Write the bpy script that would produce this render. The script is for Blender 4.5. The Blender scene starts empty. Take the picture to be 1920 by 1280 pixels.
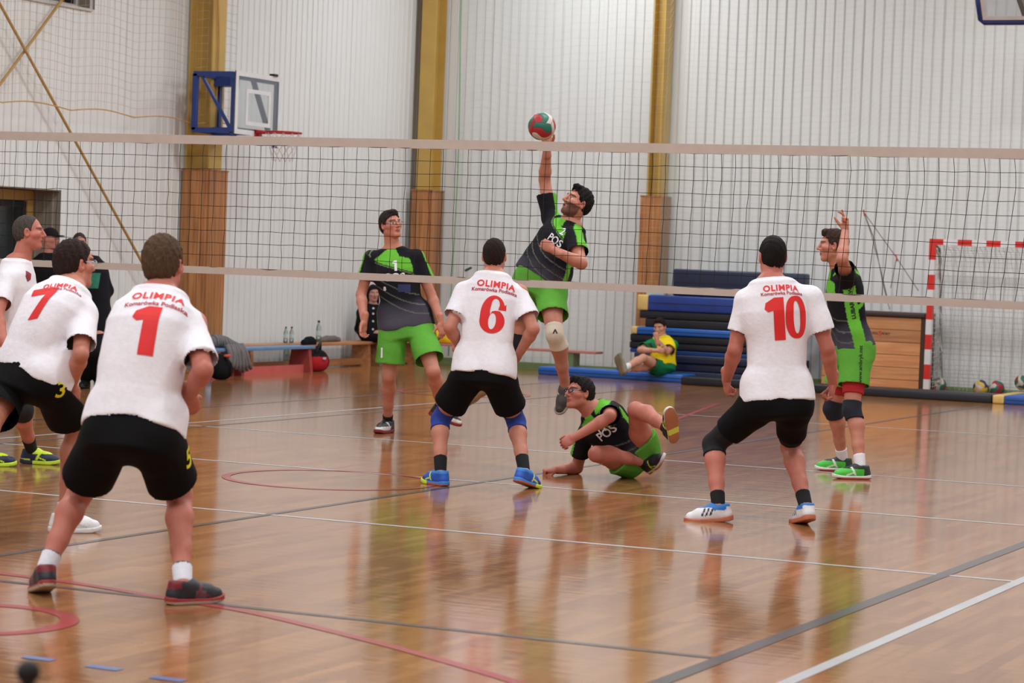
import bpy, bmesh, math, random
import numpy as np
from mathutils import Vector, Matrix
from mathutils.bvhtree import BVHTree

scene = bpy.context.scene
col = scene.collection
random.seed(7)
RNG = np.random.default_rng(7)

# ------------------------------------------------------------------ camera
FPX, YAW, PIT, ROL = 4676.5, 0.429264, 0.0329085, 0.0387328
CAM = np.array([7.4740, -16.0069, 1.58914])
FW = np.array([-math.sin(YAW)*math.cos(PIT), math.cos(YAW)*math.cos(PIT), -math.sin(PIT)])
_r0 = np.array([math.cos(YAW), math.sin(YAW), 0.0]); _u0 = np.cross(_r0, FW)
RT = _r0*math.cos(ROL) + _u0*math.sin(ROL)
UP = -_r0*math.sin(ROL) + _u0*math.cos(ROL)
cd = bpy.data.cameras.new('camera'); cam = bpy.data.objects.new('camera', cd); col.objects.link(cam)
cam.matrix_world = Matrix(((RT[0], UP[0], -FW[0], CAM[0]), (RT[1], UP[1], -FW[1], CAM[1]), (RT[2], UP[2], -FW[2], CAM[2]), (0, 0, 0, 1)))
cd.sensor_width = 36.0; cd.sensor_fit = 'HORIZONTAL'; cd.lens = FPX/1920*36
cd.clip_start = 0.1; cd.clip_end = 200
cd.dof.use_dof = True; cd.dof.focus_distance = 17.3; cd.dof.aperture_fstop = 4.5
scene.camera = cam

# ------------------------------------------------------------------ world, lamps, exposure
w = bpy.data.worlds.new('world'); scene.world = w; w.use_nodes = True
w.node_tree.nodes['Background'].inputs[0].default_value = (0.02, 0.025, 0.035, 1)
w.node_tree.nodes['Background'].inputs[1].default_value = 1.0
scene.view_settings.view_transform = 'Standard'
scene.view_settings.look = 'None'
scene.view_settings.gamma = 1.0
scene.view_settings.use_curve_mapping = False
scene.view_settings.exposure = 0.0
LAMP_W = 170.0          # watts of each hall lamp
LAMP_SPOTS = [(x, y) for y in (8.0, 2.0, -4.0, -10.0, -15.5) for x in (-4.6, 0.6, 5.8)] + [(-6.1, 15.1), (0.4, 13.4), (6.4, 13.4)]
HALL_X0, HALL_X1, HALL_Y0, HALL_Y1, HALL_Z = -9.5, 9.6, -18.2, 17.5, 7.6

# ------------------------------------------------------------------ pixel -> direction helpers (1920x1280 frame)
def ray(u, v): return FW + RT*(u-960)/FPX - UP*(v-640)/FPX
def at_depth(u, v, d): return CAM + ray(u, v)*d
def on_axis(u, v, ax, val):
    r = ray(u, v); t = (val-CAM[ax])/r[ax]; return CAM + r*t
def on_x(u, v, X): return on_axis(u, v, 0, X)
def on_y(u, v, Y): return on_axis(u, v, 1, Y)
def on_z(u, v, Z=0.0): return on_axis(u, v, 2, Z)
def depth_of(P): return float((np.asarray(P)-CAM) @ FW)

# ------------------------------------------------------------------ materials
def lin(c):
    o = []
    for x in c[:3]:
        x = x/255.0
        o.append(x/12.92 if x <= 0.04045 else ((x+0.055)/1.055)**2.4)
    return tuple(o)
MATS = {}
def mat(name, c=(200, 200, 200), rough=0.6, metal=0.0, var=0.08, scale=6.0, bump=0.0, bscale=40.0, spec=0.5, vcol=False, trans=0.0, alpha=1.0, emit=None, stretch=None, coat=0.0, sheen=0.0):
    if name in MATS: return MATS[name]
    m = bpy.data.materials.new(name); m.use_nodes = True
    nt = m.node_tree; n = nt.nodes; L = nt.links; b = n['Principled BSDF']
    b.inputs['Roughness'].default_value = rough; b.inputs['Metallic'].default_value = metal
    b.inputs['Specular IOR Level'].default_value = spec
    b.inputs['Transmission Weight'].default_value = trans; b.inputs['Alpha'].default_value = alpha
    b.inputs['Coat Weight'].default_value = coat; b.inputs['Sheen Weight'].default_value = sheen
    tc = n.new('ShaderNodeTexCoord'); mp = n.new('ShaderNodeMapping'); L.new(tc.outputs['Object'], mp.inputs[0])
    if stretch: mp.inputs['Scale'].default_value = stretch
    nz = n.new('ShaderNodeTexNoise'); nz.inputs['Scale'].default_value = scale; nz.inputs['Detail'].default_value = 4
    L.new(mp.outputs[0], nz.inputs['Vector'])
    hs = n.new('ShaderNodeHueSaturation')
    mr = n.new('ShaderNodeMapRange'); mr.inputs[1].default_value = 0.25; mr.inputs[2].default_value = 0.75
    mr.inputs[3].default_value = 1-var; mr.inputs[4].default_value = 1+var
    L.new(nz.outputs[0], mr.inputs[0]); L.new(mr.outputs[0], hs.inputs['Value'])
    if vcol:
        at = n.new('ShaderNodeAttribute'); at.attribute_name = 'Col'; L.new(at.outputs['Color'], hs.inputs['Color'])
    else:
        hs.inputs['Color'].default_value = (*lin(c), 1)
    L.new(hs.outputs[0], b.inputs['Base Color'])
    if bump:
        nb = n.new('ShaderNodeTexNoise'); nb.inputs['Scale'].default_value = bscale; nb.inputs['Detail'].default_value = 3
        L.new(mp.outputs[0], nb.inputs['Vector'])
        bp = n.new('ShaderNodeBump'); bp.inputs['Strength'].default_value = bump; bp.inputs['Distance'].default_value = 0.01
        L.new(nb.outputs[0], bp.inputs['Height']); L.new(bp.outputs[0], b.inputs['Normal'])
    if emit:
        b.inputs['Emission Color'].default_value = (*lin(emit[0]), 1); b.inputs['Emission Strength'].default_value = emit[1]
    MATS[name] = m
    return m

def floor_mat():
    m = bpy.data.materials.new('parquet'); m.use_nodes = True
    nt = m.node_tree; n = nt.nodes; L = nt.links; b = n['Principled BSDF']
    tc = n.new('ShaderNodeTexCoord'); mp = n.new('ShaderNodeMapping'); mp.inputs['Rotation'].default_value = (0, 0, math.pi/2)
    L.new(tc.outputs['Object'], mp.inputs[0])
    br = n.new('ShaderNodeTexBrick'); br.offset = 0.37; br.offset_frequency = 3
    br.inputs['Scale'].default_value = 1.0; br.inputs['Brick Width'].default_value = 0.62; br.inputs['Row Height'].default_value = 0.068
    br.inputs['Mortar Size'].default_value = 0.0012; br.inputs['Bias'].default_value = 0.0
    br.inputs['Color1'].default_value = (*lin((166, 116, 75)), 1); br.inputs['Color2'].default_value = (*lin((142, 94, 58)), 1)
    br.inputs['Mortar'].default_value = (*lin((112, 74, 48)), 1)
    L.new(mp.outputs[0], br.inputs['Vector'])
    mp2 = n.new('ShaderNodeMapping'); mp2.inputs['Scale'].default_value = (28, 2.2, 1); L.new(tc.outputs['Object'], mp2.inputs[0])
    nz = n.new('ShaderNodeTexNoise'); nz.inputs['Scale'].default_value = 1.0; nz.inputs['Detail'].default_value = 6; L.new(mp2.outputs[0], nz.inputs[0])
    nz2 = n.new('ShaderNodeTexNoise'); nz2.inputs['Scale'].default_value = 0.35; nz2.inputs['Detail'].default_value = 3; L.new(tc.outputs['Object'], nz2.inputs[0])
    ad = n.new('ShaderNodeMath'); ad.operation = 'ADD'; L.new(nz.outputs[0], ad.inputs[0]); L.new(nz2.outputs[0], ad.inputs[1])
    mr = n.new('ShaderNodeMapRange'); mr.inputs[1].default_value = 0.6; mr.inputs[2].default_value = 1.4; mr.inputs[3].default_value = 0.80; mr.inputs[4].default_value = 1.20
    L.new(ad.outputs[0], mr.inputs[0])
    hs = n.new('ShaderNodeHueSaturation'); hs.inputs['Saturation'].default_value = 1.0; L.new(br.outputs['Color'], hs.inputs['Color']); L.new(mr.outputs[0], hs.inputs['Value'])
    L.new(hs.outputs[0], b.inputs['Base Color'])
    b.inputs['Roughness'].default_value = 0.11; b.inputs['IOR'].default_value = 1.5; b.inputs['Specular IOR Level'].default_value = 0.5
    # faint unevenness of the lacquer, stretched across the strips
    mp3 = n.new('ShaderNodeMapping'); mp3.inputs['Scale'].default_value = (1.0, 7.0, 1); mp3.inputs['Rotation'].default_value = (0, 0, -0.43); L.new(tc.outputs['Object'], mp3.inputs[0])
    nb = n.new('ShaderNodeTexNoise'); nb.inputs['Scale'].default_value = 2.2; nb.inputs['Detail'].default_value = 3; L.new(mp3.outputs[0], nb.inputs[0])
    bp = n.new('ShaderNodeBump'); bp.inputs['Strength'].default_value = 0.045; bp.inputs['Distance'].default_value = 0.02
    L.new(nb.outputs[0], bp.inputs['Height']); L.new(bp.outputs[0], b.inputs['Normal'])
    return m

def wood_mat(name, c1, c2, rough=0.4, ax=(30, 30, 2)):
    if name in MATS: return MATS[name]
    m = bpy.data.materials.new(name); m.use_nodes = True
    nt = m.node_tree; n = nt.nodes; L = nt.links; b = n['Principled BSDF']; b.inputs['Roughness'].default_value = rough
    tc = n.new('ShaderNodeTexCoord'); mp = n.new('ShaderNodeMapping'); mp.inputs['Scale'].default_value = ax; L.new(tc.outputs['Object'], mp.inputs[0])
    oi = n.new('ShaderNodeObjectInfo'); L.new(oi.outputs['Random'], mp.inputs['Location'])
    nz = n.new('ShaderNodeTexNoise'); nz.inputs['Scale'].default_value = 1.0; nz.inputs['Detail'].default_value = 5; nz.inputs['Distortion'].default_value = 0.6
    L.new(mp.outputs[0], nz.inputs[0])
    cr = n.new('ShaderNodeValToRGB'); cr.color_ramp.elements[0].position = 0.3; cr.color_ramp.elements[1].position = 0.72
    cr.color_ramp.elements[0].color = (*lin(c2), 1); cr.color_ramp.elements[1].color = (*lin(c1), 1)
    L.new(nz.outputs[0], cr.inputs[0])
    hs = n.new('ShaderNodeHueSaturation'); mr = n.new('ShaderNodeMapRange'); mr.inputs[3].default_value = 0.75; mr.inputs[4].default_value = 1.15
    L.new(oi.outputs['Random'], mr.inputs[0]); L.new(mr.outputs[0], hs.inputs['Value']); L.new(cr.outputs[0], hs.inputs['Color'])
    L.new(hs.outputs[0], b.inputs['Base Color'])
    MATS[name] = m
    return m

# ------------------------------------------------------------------ object helpers
def link(name, me, m=None, parent=None, loc=None):
    o = bpy.data.objects.new(name, me); col.objects.link(o)
    if m is not None and me is not None and len(me.materials) == 0: me.materials.append(m)
    if parent is not None: o.parent = parent
    if loc is not None: o.location = loc
    return o
def tag(o, label=None, cat=None, group=None, kind=None):
    if label: o['label'] = label
    if cat: o['category'] = cat
    if group: o['group'] = group
    if kind: o['kind'] = kind
    return o
def thing(name, label, cat, loc=(0, 0, 0), rz=0.0, group=None):
    o = bpy.data.objects.new(name, None); col.objects.link(o); o.empty_display_size = 0.1
    o.location = tuple(float(x) for x in loc); o.rotation_euler = (0, 0, rz)
    return tag(o, label, cat, group)
def mesh_np(name, V, F, smooth=True, colors=None):
    """V (n,3), F (m,k) constant k"""
    V = np.ascontiguousarray(V, dtype=np.float32); F = np.ascontiguousarray(F, dtype=np.int32)
    me = bpy.data.meshes.new(name); k = F.shape[1]
    me.vertices.add(len(V)); me.vertices.foreach_set('co', V.ravel())
    me.loops.add(F.size); me.loops.foreach_set('vertex_index', F.ravel())
    me.polygons.add(len(F)); me.polygons.foreach_set('loop_start', np.arange(0, F.size, k, dtype=np.int32))
    me.polygons.foreach_set('loop_total', np.full(len(F), k, dtype=np.int32))
    me.polygons.foreach_set('use_smooth', np.full(len(F), smooth, dtype=bool))
    if colors is not None:
        a = me.color_attributes.new('Col', 'FLOAT_COLOR', 'POINT')
        c = np.ones((len(V), 4), dtype=np.float32); c[:, :3] = colors
        a.data.foreach_set('color', c.ravel())
    me.update(calc_edges=True)
    return me
class MB:
    """collects simple solids, builds one mesh"""
    def __init__(s): s.v = []; s.f = []
    def box(s, x0, x1, y0, y1, z0, z1):
        b = len(s.v)
        s.v += [(x0, y0, z0), (x1, y0, z0), (x1, y1, z0), (x0, y1, z0), (x0, y0, z1), (x1, y0, z1), (x1, y1, z1), (x0, y1, z1)]
        s.f += [tuple(b+i for i in q) for q in ((3, 2, 1, 0), (4, 5, 6, 7), (0, 1, 5, 4), (1, 2, 6, 5), (2, 3, 7, 6), (3, 0, 4, 7))]
        return s
    def bar(s, a, b, w, h=None, up=(0, 0, 1)):
        h = w if h is None else h
        a = Vector(a); b = Vector(b); d = (b-a).normalized(); up = Vector(up)
        if abs(d.dot(up)) > 0.98: up = Vector((1, 0, 0))
        x = d.cross(up).normalized()*w/2; y = x.cross(d).normalized()*h/2
        k = len(s.v)
        for p in (a, b): s.v += [tuple(p-x-y), tuple(p+x-y), tuple(p+x+y), tuple(p-x+y)]
        s.f += [tuple(k+i for i in q) for q in ((3, 2, 1, 0), (4, 5, 6, 7), (0, 1, 5, 4), (1, 2, 6, 5), (2, 3, 7, 6), (3, 0, 4, 7))]
        return s
    def tube(s, pts, r, n=8, cap=True, closed=False):
        pts = [Vector(p) for p in pts]; N = len(pts); rs = r if isinstance(r, (list, tuple)) else [r]*N
        base = len(s.v); ref = None
        for i, p in enumerate(pts):
            a = pts[(i-1) % N] if (i > 0 or closed) else p; b = pts[(i+1) % N] if (i < N-1 or closed) else p
            d = (b-a).normalized()
            if ref is None:
                ref = Vector((0, 0, 1)) if abs(d.z) < 0.9 else Vector((1, 0, 0))
            x = (ref - d*ref.dot(d)).normalized(); y = d.cross(x); ref = x
            for k in range(n):
                t = 2*math.pi*k/n; s.v.append(tuple(p + (x*math.cos(t)+y*math.sin(t))*rs[i]))
        for i in range(N if closed else N-1):
            j = (i+1) % N
            for k in range(n):
                s.f.append((base+i*n+k, base+i*n+(k+1) % n, base+j*n+(k+1) % n, base+j*n+k))
        if cap and not closed:
            s.f.append(tuple(base+k for k in reversed(range(n)))); s.f.append(tuple(base+(N-1)*n+k for k in range(n)))
        return s
    def lathe(s, prof, n=20, c=(0, 0, 0)):
        base = len(s.v); P = len(prof)
        for k in range(n):
            t = 2*math.pi*k/n
            for r, z in prof: s.v.append((c[0]+r*math.cos(t), c[1]+r*math.sin(t), c[2]+z))
        for k in range(n):
            j = (k+1) % n
            for i in range(P-1): s.f.append((base+k*P+i, base+j*P+i, base+j*P+i+1, base+k*P+i+1))
        return s
    def mesh(s, name, smooth=False):
        me = bpy.data.meshes.new(name); me.from_pydata([tuple(float(c) for c in v) for v in s.v], [], s.f); me.update()
        if smooth: me.polygons.foreach_set('use_smooth', np.ones(len(me.polygons), dtype=bool))
        return me
    def build(s, name, m, parent=None, smooth=False, bevel=0.0, loc=None):
        me = s.mesh(name, smooth)
        if bevel:
            bm = bmesh.new(); bm.from_mesh(me)
            bmesh.ops.bevel(bm, geom=list(bm.edges), offset=bevel, segments=2, affect='EDGES', profile=0.6)
            bm.to_mesh(me); bm.free(); me.update()
        return link(name, me, m, parent, loc)
# ------------------------------------------------------------------ implicit surfaces (smooth unions -> one continuous mesh)
def nrm(v):
    v = np.asarray(v, float); return v/max(np.linalg.norm(v), 1e-9)
def cv(r, u, f): return RT*r + UP*u + FW*f          # direction given as (screen right, up, away)
FH = nrm([FW[0], FW[1], 0.0])
def hv(r, f): return nrm(_r0*r + FH*f)               # horizontal direction
class Field:
    def __init__(s, lo, hi, cell):
        s.lo = np.asarray(lo, float); s.c = cell
        s.n = np.maximum(np.ceil((np.asarray(hi, float)-s.lo)/cell).astype(int)+1, 3)
        s.a = np.full(s.n, 0.25, dtype=np.float32)
    def box(s, lo, hi):
        i0 = np.clip(np.floor((np.asarray(lo)-s.lo)/s.c).astype(int), 0, s.n); i1 = np.clip(np.ceil((np.asarray(hi)-s.lo)/s.c).astype(int)+1, 0, s.n)
        if np.any(i1 <= i0): return None
        sl = tuple(slice(a, b) for a, b in zip(i0, i1))
        ax = [(s.lo[k]+s.c*np.arange(i0[k], i1[k])).astype(np.float32) for k in range(3)]
        return sl, ax[0][:, None, None], ax[1][None, :, None], ax[2][None, None, :]
    def put(s, sl, d, k, sub=False):
        a = s.a[sl]
        if sub:
            b = -d; h = np.maximum(k-np.abs(a-b), 0)/k if k else 0
            s.a[sl] = np.maximum(a, b) + (h*h*k*0.25 if k else 0)
        else:
            h = np.maximum(k-np.abs(a-d), 0)/k if k else 0
            s.a[sl] = np.minimum(a, d) - (h*h*k*0.25 if k else 0)
    def cone(s, a, b, ra, rb, k=0.02, cut=None, sub=False, inf=0.0):
        a = np.asarray(a, float); b = np.asarray(b, float); ra += inf; rb += inf
        m = k+2*s.c; R = max(ra, rb)
        q = s.box(np.minimum(a, b)-R-m, np.maximum(a, b)+R+m)
        if q is None: return
        sl, X, Y, Z = q; d = b-a; dd = max(d@d, 1e-9)
        X = X-a[0]; Y = Y-a[1]; Z = Z-a[2]
        t = np.clip((X*d[0]+Y*d[1]+Z*d[2])/dd, 0, 1)
        D = np.sqrt((X-t*d[0])**2+(Y-t*d[1])**2+(Z-t*d[2])**2)-(ra+(rb-ra)*t)
        if cut is not None:                              # keep only the side below a plane (point, normal)
            p, n = cut; p = np.asarray(p)-a
            D = np.maximum(D, (X-p[0])*n[0]+(Y-p[1])*n[1]+(Z-p[2])*n[2])
        s.put(sl, D, k, sub)
    def chain(s, pts, rs, k=0.02, cut=None, inf=0.0):
        for i in range(len(pts)-1): s.cone(pts[i], pts[i+1], rs[i], rs[i+1], k, cut, inf=inf)
    def ell(s, c, R, r, k=0.02, sub=False, cut=None):
        c = np.asarray(c, float); r = np.asarray(r, float); R = np.asarray(R, float); m = r.max()+k+2*s.c
        q = s.box(c-m, c+m)
        if q is None: return
        sl, X, Y, Z = q; X = X-c[0]; Y = Y-c[1]; Z = Z-c[2]
        L = [(X*R[i][0]+Y*R[i][1]+Z*R[i][2])/r[i] for i in range(3)]
        k0 = np.sqrt(L[0]**2+L[1]**2+L[2]**2); k1 = np.sqrt((L[0]/r[0])**2+(L[1]/r[1])**2+(L[2]/r[2])**2)
        D = k0*(k0-1)/np.maximum(k1, 1e-6)
        if cut is not None:
            p, n = cut; p = np.asarray(p)-c
            D = np.maximum(D, (X-p[0])*n[0]+(Y-p[1])*n[1]+(Z-p[2])*n[2])
        s.put(sl, D, k, sub)
    def cutall(s, p, n):
        X, Y, Z = s.grid(); s.a = np.maximum(s.a, (X-p[0])*n[0]+(Y-p[1])*n[1]+(Z-p[2])*n[2]).astype(np.float32)
    def grid(s):
        ax = [(s.lo[k]+s.c*np.arange(s.n[k])).astype(np.float32) for k in range(3)]
        return ax[0][:, None, None], ax[1][None, :, None], ax[2][None, None, :]
    def folds(s, amp, freq=14.0, dirv=(0, 0, 1), seed=0):
        X, Y, Z = s.grid(); r = np.random.default_rng(seed)
        n = 0
        for i in range(5):
            v = r.normal(size=3); v = v/np.linalg.norm(v)
            v = v - 0.65*np.asarray(dirv)*(v@np.asarray(dirv)); f = freq*(0.7+0.5*i)
            ph = r.uniform(0, 6.28, 2); w = r.normal(size=3)*freq*0.5
            n = n + np.sin(f*(X*v[0]+Y*v[1]+Z*v[2])+ph[0]+1.6*np.sin(X*w[0]+Y*w[1]+Z*w[2]+ph[1]))/(1+0.6*i)
        s.a += (amp*0.6*n).astype(np.float32)
    def net(s):
        a = s.a; S = a < 0
        c = np.zeros(np.array(S.shape)-1, dtype=np.int8)
        for i in (0, 1):
            for j in (0, 1):
                for k in (0, 1): c += S[i:S.shape[0]-1+i, j:S.shape[1]-1+j, k:S.shape[2]-1+k]
        act = (c > 0) & (c < 8); idx = np.argwhere(act)
        if len(idx) == 0: return np.zeros((0, 3)), np.zeros((0, 4), int)
        off = np.array([(i, j, k) for i in (0, 1) for j in (0, 1) for k in (0, 1)])
        val = np.stack([a[idx[:, 0]+o[0], idx[:, 1]+o[1], idx[:, 2]+o[2]] for o in off], 1)
        acc = np.zeros((len(idx), 3)); cnt = np.zeros(len(idx))
        for p in range(8):
            for q in range(p+1, 8):
                if np.abs(off[p]-off[q]).sum() != 1: continue
                va, vb = val[:, p], val[:, q]; mk = (va < 0) != (vb < 0)
                t = np.where(mk, va/np.where(mk, va-vb, 1), 0)
                acc += np.where(mk[:, None], off[p]+(off[q]-off[p])*t[:, None], 0); cnt += mk
        V = s.lo + s.c*(idx + acc/np.maximum(cnt, 1)[:, None])
        vid = np.full(act.shape, -1, dtype=np.int64); vid[act] = np.arange(len(idx))
        Fs = []
        A = S[:-1, 1:-1, 1:-1]; B = S[1:, 1:-1, 1:-1]; e = np.argwhere(A != B)
        if len(e):
            i, j, k = e[:, 0], e[:, 1]+1, e[:, 2]+1; fl = ~A[e[:, 0], e[:, 1], e[:, 2]]
            q = np.stack([vid[i, j-1, k-1], vid[i, j, k-1], vid[i, j, k], vid[i, j-1, k]], 1); q[fl] = q[fl][:, ::-1]; Fs.append(q)
        A = S[1:-1, :-1, 1:-1]; B = S[1:-1, 1:, 1:-1]; e = np.argwhere(A != B)
        if len(e):
            i, j, k = e[:, 0]+1, e[:, 1], e[:, 2]+1; fl = ~A[e[:, 0], e[:, 1], e[:, 2]]
            q = np.stack([vid[i-1, j, k-1], vid[i-1, j, k], vid[i, j, k], vid[i, j, k-1]], 1); q[fl] = q[fl][:, ::-1]; Fs.append(q)
        A = S[1:-1, 1:-1, :-1]; B = S[1:-1, 1:-1, 1:]; e = np.argwhere(A != B)
        if len(e):
            i, j, k = e[:, 0]+1, e[:, 1]+1, e[:, 2]; fl = ~A[e[:, 0], e[:, 1], e[:, 2]]
            q = np.stack([vid[i-1, j-1, k], vid[i, j-1, k], vid[i, j, k], vid[i-1, j, k]], 1); q[fl] = q[fl][:, ::-1]; Fs.append(q)
        F = np.concatenate(Fs); F = F[(F >= 0).all(1)]
        return V, F

def open_ends(V, Q, cuts, cell):
    """take away the flat faces that close sleeves, hems and legs"""
    c = V[Q].mean(1); n = np.cross(V[Q[:, 2]]-V[Q[:, 0]], V[Q[:, 3]]-V[Q[:, 1]]); n /= np.maximum(np.linalg.norm(n, axis=1), 1e-12)[:, None]
    keep = np.ones(len(Q), bool)
    for p, m, R in cuts:
        keep &= ~((np.abs((c-p)@m) < 1.1*cell) & (n@m > 0.72) & (np.linalg.norm(c-p, axis=1) < R))
    return Q[keep]
class Torso:
    TW = ([-0.30, -0.10, 0.0, 0.25, 0.5, 0.72, 0.86, 0.95, 1.05], [0.150, 0.166, 0.166, 0.148, 0.158, 0.176, 0.158, 0.110, 0.062], [0.115, 0.122, 0.122, 0.108, 0.116, 0.122, 0.108, 0.086, 0.062])
    def __init__(s, J, sc, belly=0.0, wide=1.0, curve=0.0):
        s.p = J['pel']; s.A = J['neck']-J['pel']; s.La = np.linalg.norm(s.A); s.u = s.A/s.La; s.sc = sc
        s.hr = J['hipR']-J['hipL']; s.sr = J['shR']-J['shL']
        s.hr = nrm(s.hr-s.u*(s.hr@s.u)); s.sr = nrm(s.sr-s.u*(s.sr@s.u)); s.belly = belly; s.wide = wide; s.curve = curve
    def coords(s, X, Y, Z, t0, t1):
        x = X-s.p[0]; y = Y-s.p[1]; z = Z-s.p[2]
        t = (x*s.u[0]+y*s.u[1]+z*s.u[2])/s.La; tc = np.clip(t, t0, t1); g = np.clip(tc, 0, 1)
        r = [s.hr[i]+(s.sr[i]-s.hr[i])*g for i in range(3)]
        ln = np.sqrt(r[0]**2+r[1]**2+r[2]**2); r = [q/ln for q in r]
        f = [s.u[1]*r[2]-s.u[2]*r[1], s.u[2]*r[0]-s.u[0]*r[2], s.u[0]*r[1]-s.u[1]*r[0]]
        q = [x-s.A[0]*t, y-s.A[1]*t, z-s.A[2]*t]
        lx = q[0]*r[0]+q[1]*r[1]+q[2]*r[2]; lz = q[0]*f[0]+q[1]*f[1]+q[2]*f[2] - s.curve*4*g*(1-g) + 0.03*s.sc*np.clip(tc, 0, 1)**3
        return t, tc, lx, lz
    def dist(s, X, Y, Z, t0=-0.1, t1=1.0, inf=0.0, cap=0.06):
        t, tc, lx, lz = s.coords(X, Y, Z, t0, t1)
        w = np.interp(tc, s.TW[0], s.TW[1])*s.sc*s.wide+inf; d = np.interp(tc, s.TW[0], s.TW[2])*s.sc*(0.5+0.5*s.wide)+inf
        lz = lz - s.belly*0.5*np.exp(-((tc-0.25)/0.22)**2); d = d + s.belly*0.5*np.exp(-((tc-0.25)/0.22)**2)
        yo = (t-tc)*s.La
        return (((np.abs(lx)/w)**2.4+(np.abs(lz)/d)**2.4+(np.abs(yo)/cap)**2.4)**(1/2.4)-1)*np.minimum(w, d)
    def frame(s, t):
        g = min(max(t, 0), 1); r = nrm(s.hr+(s.sr-s.hr)*g); return r, np.cross(s.u, r)
def torso_put(F, T, t0, t1, inf, k, cut_t=None, cap=0.06):
    X, Y, Z = F.grid(); R = 0.36
    a = T.p+T.A*t0; b = T.p+T.A*t1
    q = F.box(np.minimum(a, b)-R, np.maximum(a, b)+R)
    if q is None: return
    sl, X, Y, Z = q
    D = T.dist(X, Y, Z, t0, t1, inf, cap)
    if cut_t is not None:
        t = ((X-T.p[0])*T.u[0]+(Y-T.p[1])*T.u[1]+(Z-T.p[2])*T.u[2])/T.La
        D = np.maximum(D, (cut_t-t)*T.La)
    F.put(sl, D.astype(np.float32), k)

# ------------------------------------------------------------------ joints from pixels
def solve(S):
    """pixels give directions only: the depth comes from the floor under the feet, then from bone lengths"""
    s = S['s']; L = dict(ua=0.300*s, fa=0.262*s, th=0.445*s, sh=0.435*s); J = {}
    for side in 'LR':
        a = S['an'+side]
        if a[2] == 'floor': J['an'+side] = on_z(a[0], a[1], a[3] if len(a) > 3 else 0.088*s)
    if 'D' in S: D = S['D']
    else: D = np.mean([depth_of(J[k]) for k in ('anL', 'anR') if k in J]) + S.get('dp', 0.0)
    def pt(q): return at_depth(q[0], q[1], D+q[2])
    for k in ('pel', 'neck', 'head', 'shL', 'shR', 'hipL', 'hipR'): J[k] = pt(S[k])
    tu = nrm(J['neck']-J['pel']); mid = (J['shL']+J['shR'])/2
    for k in ('shL', 'shR'): J[k] = J[k] - tu*0.032*s*S.get('drop', 1.0) + (mid-J[k])*0.05
    def reach(p, q, l, sign):
        best = None
        dp = depth_of(p)
        for z in np.linspace(0, 0.62, 125):
            c = at_depth(q[0], q[1], dp+sign*z); e = (np.linalg.norm(c-p)-l)**2
            if best is None or e < best[0]: best = (e, c)
        return best[1]
    for side in 'LR':
        a = S['an'+side]
        k = S['kn'+side]
        if a[2] == 'floor':
            best = None
            for z in np.linspace(-0.55, 0.55, 221):
                c = at_depth(k[0], k[1], D+z); e = (np.linalg.norm(c-J['hip'+side])-L['th'])**2+(np.linalg.norm(c-J['an'+side])-L['sh'])**2
                if k[2] == '+': e += max(0, -z)*0.05
                if k[2] == '-': e += max(0, z)*0.05
                if best is None or e < best[0]: best = (e, c)
            J['kn'+side] = best[1]
        else:
            J['kn'+side] = pt(k) if not isinstance(k[2], str) else reach(J['hip'+side], k, L['th'], 1 if k[2] == '+' else -1)
            J['an'+side] = pt(a) if not isinstance(a[2], str) else reach(J['kn'+side], a, L['sh'], 1 if a[2] == '+' else -1)
        for p, c, l in (('sh', 'el', 'ua'), ('el', 'wr', 'fa')):
            q = S[c+side]
            J[c+side] = pt(q) if not isinstance(q[2], str) else reach(J[p+side], q, L[l], 1 if q[2] == '+' else -1)
    J['D'] = D
    return J

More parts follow.
